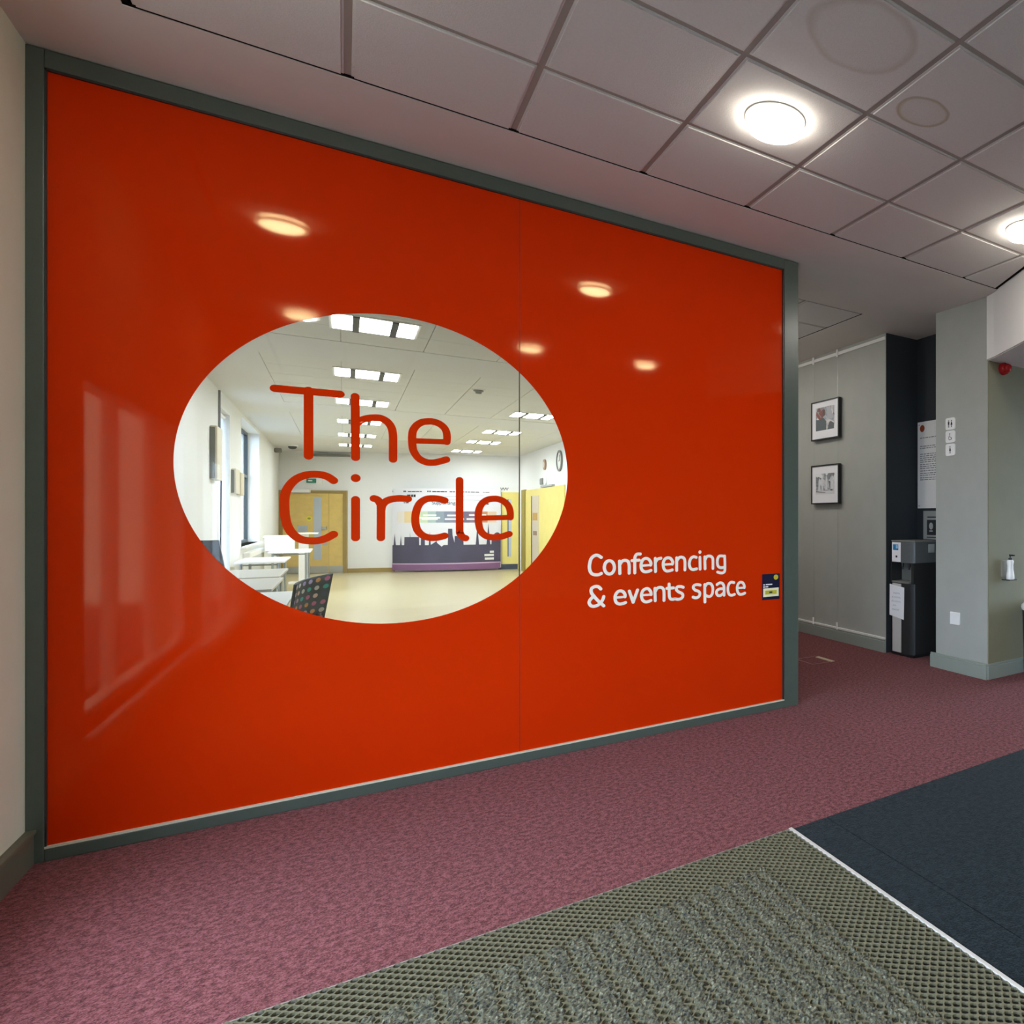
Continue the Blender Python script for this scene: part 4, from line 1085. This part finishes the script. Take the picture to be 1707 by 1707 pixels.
curved(MB(), [(s, 0.185) for s in ss], [(s, 0.215) for s in ss], 0.024).obj('base_lip', mat('base_lilac', srgb('#c9a6c8'), 0.4), bs, fix=False)
cols = ['#e9dfd2', '#eccf9a', '#e9d98f', '#c9d6b4', '#a9bfbb', '#8d9aa6', '#7f8597', '#8d7b93', '#6f5f78', '#7f6a80', '#c98a63', '#e9c9ad']
a0, a1 = 2.42, 4.55
for k, h in enumerate(cols):
    s0 = a0 + (a1 - a0) * k / len(cols); s1 = a0 + (a1 - a0) * (k + 1) / len(cols)
    pts = [s0 + (s1 - s0) * q / 4 for q in range(5)]
    curved(MB(), [(s, 1.21) for s in pts], [(s, 1.49) for s in pts], 0.003).obj('colour_block', mat('print_' + str(k), srgb(h), 0.5), bs, fix=False)
mb = MB()
for s0, s1, z in ((3.03, 3.32, 1.395), (3.0, 3.35, 1.30), (3.55, 3.85, 1.39), (3.5, 3.9, 1.30), (4.0, 4.35, 1.40), (3.95, 4.38, 1.30), (2.9, 3.4, 1.33)):
    pts = [s0 + (s1 - s0) * q / 4 for q in range(5)]
    curved(mb, [(s, z - .02) for s in pts], [(s, z + .02) for s in pts], 0.006)
for s0, s1, z in ((4.32, 4.50, 0.30), (4.31, 4.50, 0.39), (4.42, 4.50, 0.47)):
    pts = [s0 + (s1 - s0) * q / 4 for q in range(5)]
    curved(mb, [(s, z - .03) for s in pts], [(s, z + .025) for s in pts], 0.006)
mb.obj('pale_print', WHITE, bs, fix=False)
mb = MB()
rr = random.Random(5)
for s0, s1, z, h in ((2.30, 2.32, 1.98, .012), (2.57, 2.64, 1.98, .014), (2.68, 3.0, 1.975, .010), (3.12, 3.2, 1.98, .014), (3.23, 3.55, 1.975, .012), (3.6, 4.22, 1.975, .011), (4.28, 4.42, 1.975, .008), (2.58, 2.7, 1.70, .010), (2.9, 3.06, 1.70, .012), (4.2, 4.42, 1.68, .014), (2.66, 2.86, 1.87, .03)):
    s = s0
    while s < s1 - 0.01:
        e = min(s1, s + rr.uniform(0.03, 0.09)); pts = [s, (s + e) / 2, e]
        curved(mb, [(q, z - h) for q in pts], [(q, z + h) for q in pts], 0.005); s = e + 0.012
mb.obj('print_lines', INK, bs, fix=False)
text_mesh('headline', 'Supporting', 0.12, INK, lambda a, b: fw(3.22 + a * 0.95, 1.66 + b, arc(3.22 + a * 0.95) + 0.006), bs)
mb = MB()
for s0, s1, z in ((3.5, 4.3, 1.77), (3.5, 3.9, 1.86), (3.95, 4.3, 1.89)):
    pts = [s0 + (s1 - s0) * q / 6 for q in range(7)]
    curved(mb, [(q, z - .006) for q in pts], [(q, z + .006) for q in pts], 0.005)
mb.obj('outline_print', mat('pale_grey_print', srgb('#a9b0b4'), 0.5), bs, fix=False)
ww = thing('wall_lettering', 'tiny dark lettering on the wall above the display stand corner', 'lettering', fw(4.7, 2.06))
mb = MB()
for k in range(3): stroke(mb, [(4.61 + k * .06, 2.10), (4.635 + k * .06, 2.04), (4.66 + k * .06, 2.10)], 0.018, lambda a, b: fw(a, b, 0.002), sharp=True)
mb.obj('letters', INK, ww, fix=False)

d2 = struct_empty('door_2', fw(4.85, 0))
YDOOR = mat('yellow_door', srgb('#e2cf74'), 0.45, 0.4, noise=0.04, scale=6)
lf = fbox(MB(), 4.56, FL - 0.005, 0.0, 1.99, 0.002, 0.05).obj('door_leaf', YDOOR, d2)
fbox(MB(), 4.80, 4.86, 0.33, 1.81, 0.05, 0.055).obj('vision_panel', VP, lf)
fbox(MB(), 4.78, 4.80, 0.33, 1.81, 0.05, 0.056).obj('glazing_edge', DARK, lf)
fbox(MB(), 4.57, FL - 0.02, 0.005, 0.14, 0.05, 0.056).obj('kick_plate', mat('dark_kick', lin(0.02, 0.025, 0.05), 0.4), lf)
d3 = struct_empty('door_3', (HX1, 17, 0))
MB().box(HX1 - 0.05, HX1, 18.80, 19.21, 0, 2.03).obj('frame_side', mat('olive_oak', srgb('#93822f'), 0.45), d3)
lf = MB().box(HX1 - 0.03, HX1, 15.0, 18.80, 0, 2.01).obj('door_leaf', YDOOR, d3)
MB().box(HX1 - 0.034, HX1 - 0.03, 17.32, 18.02, 0.2, 1.85).obj('vision_panel', mat('vision_beige', srgb('#c8b9a4'), 0.3), lf)
MB().box(HX1 - 0.036, HX1 - 0.03, 18.02, 18.12, 0.2, 1.85).obj('glazing_edge', DARK, lf)
MB().box(HX1 - 0.037, HX1 - 0.034, 17.45, 17.95, 1.27, 1.45).obj('panel_sticker', mat('ochre_print', srgb('#b98f3a'), 0.5), lf)
MB().box(HX1 - 0.037, HX1 - 0.034, 17.5, 17.9, 0.92, 1.02).obj('panel_sticker', mat('brown_print', srgb('#8a6a50'), 0.5), lf)
MB().box(HX1 - 0.06, HX1, 15.9, 17.0, 2.02, 2.06).obj('closer_bar', METAL, d3)
ck = thing('wall_clock', 'round pale wall clock with a grey rim, nearest the circle edge', 'clock', (HX1, 15.45, 2.53))
MB().lathe([(0.22, 0.0), (0.225, 0.03), (0.185, 0.035), (0.185, 0.02)], (HX1, 15.45, 2.53), 28, axis='x', close=False).obj('rim', MIDGREY, ck, smooth=True)
MB().lathe([(0.19, 0.0), (0.19, 0.015)], (HX1, 15.45, 2.53), 28, axis='x').obj('face', WHITE, ck)
MB().box(HX1 - 0.02, HX1 - 0.016, 15.44, 15.46, 2.53, 2.66).box(HX1 - 0.02, HX1 - 0.016, 15.45, 15.54, 2.525, 2.535).obj('hand', INK, ck)
for ch in ck.children:
    if ch.name.startswith(('rim', 'face')): ch.scale = (-1, 1, 1); ch.location = (2 * HX1, 0, 0)
pq = thing('oval_plaque', 'brown oval plaque on the hall wall above the yellow door', 'plaque', (HX1, 16.8, 2.53))
mb = MB().lathe([(0.12, 0.0), (0.12, -0.03), (0.08, -0.035), (0.0005, -0.035)], (HX1, 16.8, 2.53), 24, axis='x'); mb.obj('disc', mat('plaque_brown', srgb('#a47d61'), 0.5), pq, smooth=True)
MB().lathe([(0.07, -0.035), (0.065, -0.04), (0.0005, -0.04)], (HX1, 16.8, 2.53), 20, axis='x').obj('centre', mat('plaque_pale', srgb('#d9cdbf'), 0.5), pq)
lw = thing('fire_alarm', 'small pale alarm button pair below the oval plaque in the hall', 'alarm panel', (HX1, 16.8, 2.16))
MB().box(HX1 - 0.04, HX1, 16.98, 17.2, 2.09, 2.24).obj('button_box', MIDGREY, lw, bevel=0.02)
MB().lathe([(0.09, 0.0), (0.09, -0.03), (0.05, -0.05), (0.0005, -0.05)], (HX1, 16.72, 2.16), 20, axis='x').obj('sounder', WHITE, lw)

# ------------------------------------------------------------------ hall furniture
BEIGE = mat('cream_casing', srgb('#d8cdb4'), 0.5)
def wall_case(y0, y1, z0, z1, dep, label):
    t = thing('wall_cabinet', label, 'wall cabinet', (HX0, (y0 + y1) / 2, z0), 'cream cases on the hall window wall')
    MB().box(HX0 + 0.002, HX0 + dep, y0 + 0.02, y1, z0, z1).obj('case', BEIGE, t, bevel=0.008)
    MB().box(HX0 + 0.002, HX0 + dep - 0.02, y0, y0 + 0.02, z0 + 0.01, z1 - 0.02).obj('end_panel', mat('case_end_grey', srgb('#6a6b64'), 0.5), t)
    return t
wall_case(11.0, 11.44, 1.78, 2.40, 0.062, 'cream wall case with a grey end, nearest the glass and highest')
wall_case(12.91, 13.35, 1.67, 2.01, 0.05, 'small cream wall case with a grey end just past the white blind')
wall_case(13.5, 13.9, 1.66, 1.99, 0.05, 'small cream wall case nearest the dark hall window')
cb = thing('wall_cable', 'thin dark cable curving down from the highest cream wall case', 'cable', (HX0, 11.2, 1.9))
MB().tube([(HX0 + 0.02, 11.45, 2.22), (HX0 + 0.03, 11.5, 2.23), (HX0 + 0.03, 11.6, 2.2), (HX0 + 0.03, 11.68, 2.1), (HX0 + 0.025, 11.7, 1.7), (HX0 + 0.02, 11.7, 0.9)], 0.008).obj('cable', INK, cb)
PIPE = MB().tube([(HX0 + 0.01, 11.70, 2.3), (HX0 + 0.01, 11.70, 2.9)], 0.012); PIPE.obj('conduit', GREYINK, cb)

TABLETOP = mat('pale_grey_table', srgb('#bdbab2'), 0.35)
STEEL = mat('table_steel', srgb('#9aa0a3'), 0.3, metal=0.7)
def table(x0, x1, y0, y1, label, top=TABLETOP, group='tables along the hall window wall'):
    t = thing('folding_table', label, 'table', ((x0 + x1) / 2, (y0 + y1) / 2, 0), group)
    MB().box(x0, x1, y0, y1, 0.715, 0.74).obj('tabletop', top, t, bevel=0.004)
    for x in (x0 + 0.06, x1 - 0.06):
        for y in (y0 + 0.10, y1 - 0.10):
            MB().tube([(x, y, 0), (x, y, 0.715)], 0.016, 8).obj('leg', STEEL, t, smooth=True)
    MB().tube([(x0 + 0.06, y0 + 0.1, 0.69), (x1 - 0.06, y0 + 0.1, 0.69)], 0.012, 6).obj('brace', STEEL, t)
    return t
table(-1.10, -0.46, 7.75, 9.2, 'pale grey table along the window wall, second from the glass')
table(-1.10, -0.50, 9.35, 10.8, 'pale grey table along the window wall, third from the glass')
table(-1.05, -0.30, 6.25, 7.45, 'white edged table nearest the glass beside the patterned chair', mat('white_table', srgb('#d8dadb'), 0.35))
WT = mat('white_table_far', srgb('#eceae6'), 0.4)
table(-1.12, -0.62, 12.6, 14.0, 'white table in front of the dark hall window', WT)
table(-1.00, -0.45, 15.9, 17.3, 'white table farthest from the glass near the oak double door', WT)
bx = thing('storage_box', 'white storage box standing on the farthest white table', 'box', (-0.9, 16.3, 0.74))
MB().box(-1.05, -0.68, 16.15, 16.6, 0.74, 0.98).obj('body', WHITE, bx, bevel=0.01)
MB().box(-1.065, -0.665, 16.135, 16.615, 0.98, 1.02).obj('lid', WHITEGLOSS, bx, bevel=0.006)
rc = thing('white_radiator', 'white radiator cover under the dark hall window', 'radiator', (HX0 + 0.06, 15.2, 0.2))
MB().box(HX0 + 0.002, HX0 + 0.08, 14.3, 16.7, 0.15, 0.80).obj('casing', WHITE, rc, bevel=0.008)
mb = MB()
for k in range(30): mb.box(HX0 + 0.08, HX0 + 0.083, 14.38 + k * .077, 14.42 + k * .077, 0.25, 0.72)
mb.obj('grille', mat('grille_grey', srgb('#c9c9c6'), 0.5), rc)
lc = thing('plastic_lectern', 'clear edged white lectern standing before the oak double door', 'lectern', (-0.62, 18.4, 0))
MB().box(-0.85, -0.40, 18.25, 18.65, 0, 0.03).obj('base', WHITE, lc, bevel=0.005)
MB().box(-0.70, -0.55, 18.40, 18.50, 0.03, 1.0).obj('column', WHITE, lc, bevel=0.005)
MB().prism([(-0.85, 18.25), (-0.40, 18.25), (-0.40, 18.65), (-0.85, 18.65)], 1.0, 1.03).obj('reading_top', WHITEGLOSS, lc)
MB().box(-0.72, -0.56, 18.39, 18.40, 1.04, 1.18).obj('microphone_box', MIDGREY, lc)

db = thing('dark_board', 'dark grey freestanding board by the window wall, cut by the red circle edge', 'board', (-0.85, 5.95, 0))
mb = MB()
pts = [(-1.12, 0.35), (-0.47, 0.35), (-0.597, 1.20), (-1.05, 1.20)]
for y in (5.98, 6.02): mb.face([(x, y, z) for x, z in (pts if y < 6 else pts[::-1])])
for k in range(4):
    a, b_ = pts[k], pts[(k + 1) % 4]
    mb.face([(a[0], 5.98, a[1]), (a[0], 6.02, a[1]), (b_[0], 6.02, b_[1]), (b_[0], 5.98, b_[1])])
mb.obj('panel', mat('board_grey', lin(0.03, 0.032, 0.034), 0.5), db)
for x in (-1.02, -0.56):
    MB().tube([(x, 5.80, 0.0), (x, 5.96, 0.4)], 0.014, 8).obj('leg', DARK, db)
    MB().tube([(x, 6.14, 0.0), (x, 6.02, 0.4)], 0.014, 8).obj('leg', DARK, db)

# chair with a dotted black back
DOT = bpy.data.materials.new('dotted_fabric'); DOT.use_nodes = True
nt = DOT.node_tree; b = nt.nodes['Principled BSDF']; b.inputs['Roughness'].default_value = 0.6
uv = nt.nodes.new('ShaderNodeUVMap')
sc1 = nt.nodes.new('ShaderNodeVectorMath'); sc1.operation = 'MULTIPLY'; sc1.inputs[1].default_value = (6, 7, 1)
nt.links.new(uv.outputs[0], sc1.inputs[0])
flo = nt.nodes.new('ShaderNodeVectorMath'); flo.operation = 'FLOOR'; nt.links.new(sc1.outputs[0], flo.inputs[0])
frc = nt.nodes.new('ShaderNodeVectorMath'); frc.operation = 'FRACTION'; nt.links.new(sc1.outputs[0], frc.inputs[0])
sub = nt.nodes.new('ShaderNodeVectorMath'); sub.operation = 'SUBTRACT'; sub.inputs[1].default_value = (.5, .5, 0); nt.links.new(frc.outputs[0], sub.inputs[0])
ln = nt.nodes.new('ShaderNodeVectorMath'); ln.operation = 'LENGTH'; nt.links.new(sub.outputs[0], ln.inputs[0])
lt = nt.nodes.new('ShaderNodeMath'); lt.operation = 'LESS_THAN'; lt.inputs[1].default_value = 0.29; nt.links.new(ln.outputs['Value'], lt.inputs[0])
wn = nt.nodes.new('ShaderNodeTexWhiteNoise'); wn.noise_dimensions = '2D'; nt.links.new(flo.outputs[0], wn.inputs['Vector'])
rp = nt.nodes.new('ShaderNodeValToRGB'); rp.color_ramp.interpolation = 'CONSTANT'
pal = ['#e8c9b8', '#1fb5a8', '#c78fc2', '#e6a24e', '#d9d9d2', '#2a2f4a', '#d06a9c', '#b7a6d8']
rp.color_ramp.elements[0].color = srgb(pal[0]); rp.color_ramp.elements[1].position = 1 / 8; rp.color_ramp.elements[1].color = srgb(pal[1])
for k in range(2, 8):
    e = rp.color_ramp.elements.new(k / 8); e.color = srgb(pal[k])
nt.links.new(wn.outputs['Value'], rp.inputs['Fac'])
mx = nt.nodes.new('ShaderNodeMix'); mx.data_type = 'RGBA'; mx.inputs['A'].default_value = lin(0.012, 0.012, 0.018)
nt.links.new(lt.outputs[0], mx.inputs['Factor']); nt.links.new(rp.outputs['Color'], mx.inputs['B']); nt.links.new(mx.outputs['Result'], b.inputs['Base Color'])

ch = thing('dotted_chair', 'chair with a curved black back covered in coloured dots behind the glass', 'chair', (-0.35, 6.9, 0))
# back runs from the near end to the far end, curved round the sitter
A_ = Vector((-0.283, 6.62)); B_ = Vector((-0.105, 6.98))
cd = (B_ - A_); cn = Vector((cd.y, -cd.x)).normalized()
def back_pt(u, v, off=0.0):
    p = A_ + cd * u + cn * (-0.05 * (1 - 4 * (u - .5) ** 2) + off + 0.05 * (v - .5))
    z = 0.47 + (0.40 - 0.02 + 0.05 * u) * v
    return (p.x + 0.02 * v * u, p.y, z)
nu, nv2 = 14, 10
me = bpy.data.meshes.new('backrest'); vs = []; fs = []; uvs = []
for off in (0.0, -0.02):
    for j in range(nv2 + 1):
        for i in range(nu + 1):
            vs.append(back_pt(i / nu, j / nv2, off)); uvs.append((i / nu, j / nv2))
W_ = nu + 1; M_ = W_ * (nv2 + 1)
for j in range(nv2):
    for i in range(nu):
        a = j * W_ + i
        fs.append((a, a + 1, a + W_ + 1, a + W_)); fs.append((M_ + a, M_ + a + W_, M_ + a + W_ + 1, M_ + a + 1))
ring = [i for i in range(W_)] + [j * W_ + nu for j in range(1, nv2 + 1)] + [nv2 * W_ + i for i in range(nu - 1, -1, -1)] + [j * W_ for j in range(nv2 - 1, 0, -1)]
for k in range(len(ring)):
    a, b_ = ring[k], ring[(k + 1) % len(ring)]
    fs.append((a, M_ + a, M_ + b_, b_))
me.from_pydata(vs, [], fs); lay = me.uv_layers.new(name='UVMap')
for l in me.loops: lay.data[l.index].uv = uvs[l.vertex_index]
me.materials.append(DOT); me.polygons.foreach_set('use_smooth', [True] * len(me.polygons))
o = bpy.data.objects.new('backrest', me); COL.objects.link(o); o.parent = ch; o.matrix_parent_inverse = Matrix.Translation(-Vector(ch.location))
sd_ = Vector((-cn.x, -cn.y)); 
def flat(u, d): p = A_ + cd * u + sd_ * d; return (p.x, p.y)
sp = [flat(0.03, 0.03), flat(0.97, 0.03), flat(0.95, 0.45), flat(0.05, 0.45)]
def ccw(p):
    a = sum(p[k][0] * p[(k + 1) % len(p)][1] - p[(k + 1) % len(p)][0] * p[k][1] for k in range(len(p)))
    return p if a > 0 else p[::-1]
MB().prism(ccw(sp), 0.44, 0.475).obj('seat', BLACK, ch, bevel=0.01)
for u, d in ((0.08, 0.06), (0.92, 0.06), (0.1, 0.42), (0.9, 0.42)):
    p = flat(u, d); MB().tube([(p[0], p[1], 0.0), (p[0], p[1], 0.44)], 0.012, 8).obj('leg', STEEL, ch, smooth=True)
for u in (0.12, 0.88):
    p = flat(u, 0.02); MB().tube([(p[0], p[1], 0.44), (p[0], p[1], 0.60)], 0.011, 8).obj('back_post', STEEL, ch, smooth=True)

# joined marks too small to pick apart singly
for o in bpy.data.objects:
    if o.parent and o.name.split('.')[0] in ('print_lines', 'handwriting', 'screw_head', 'screw_cap', 'pale_print', 'outline_print', 'letters', 'picture_detail', 'pictogram', 'grille'):
        o['kind'] = 'stuff'
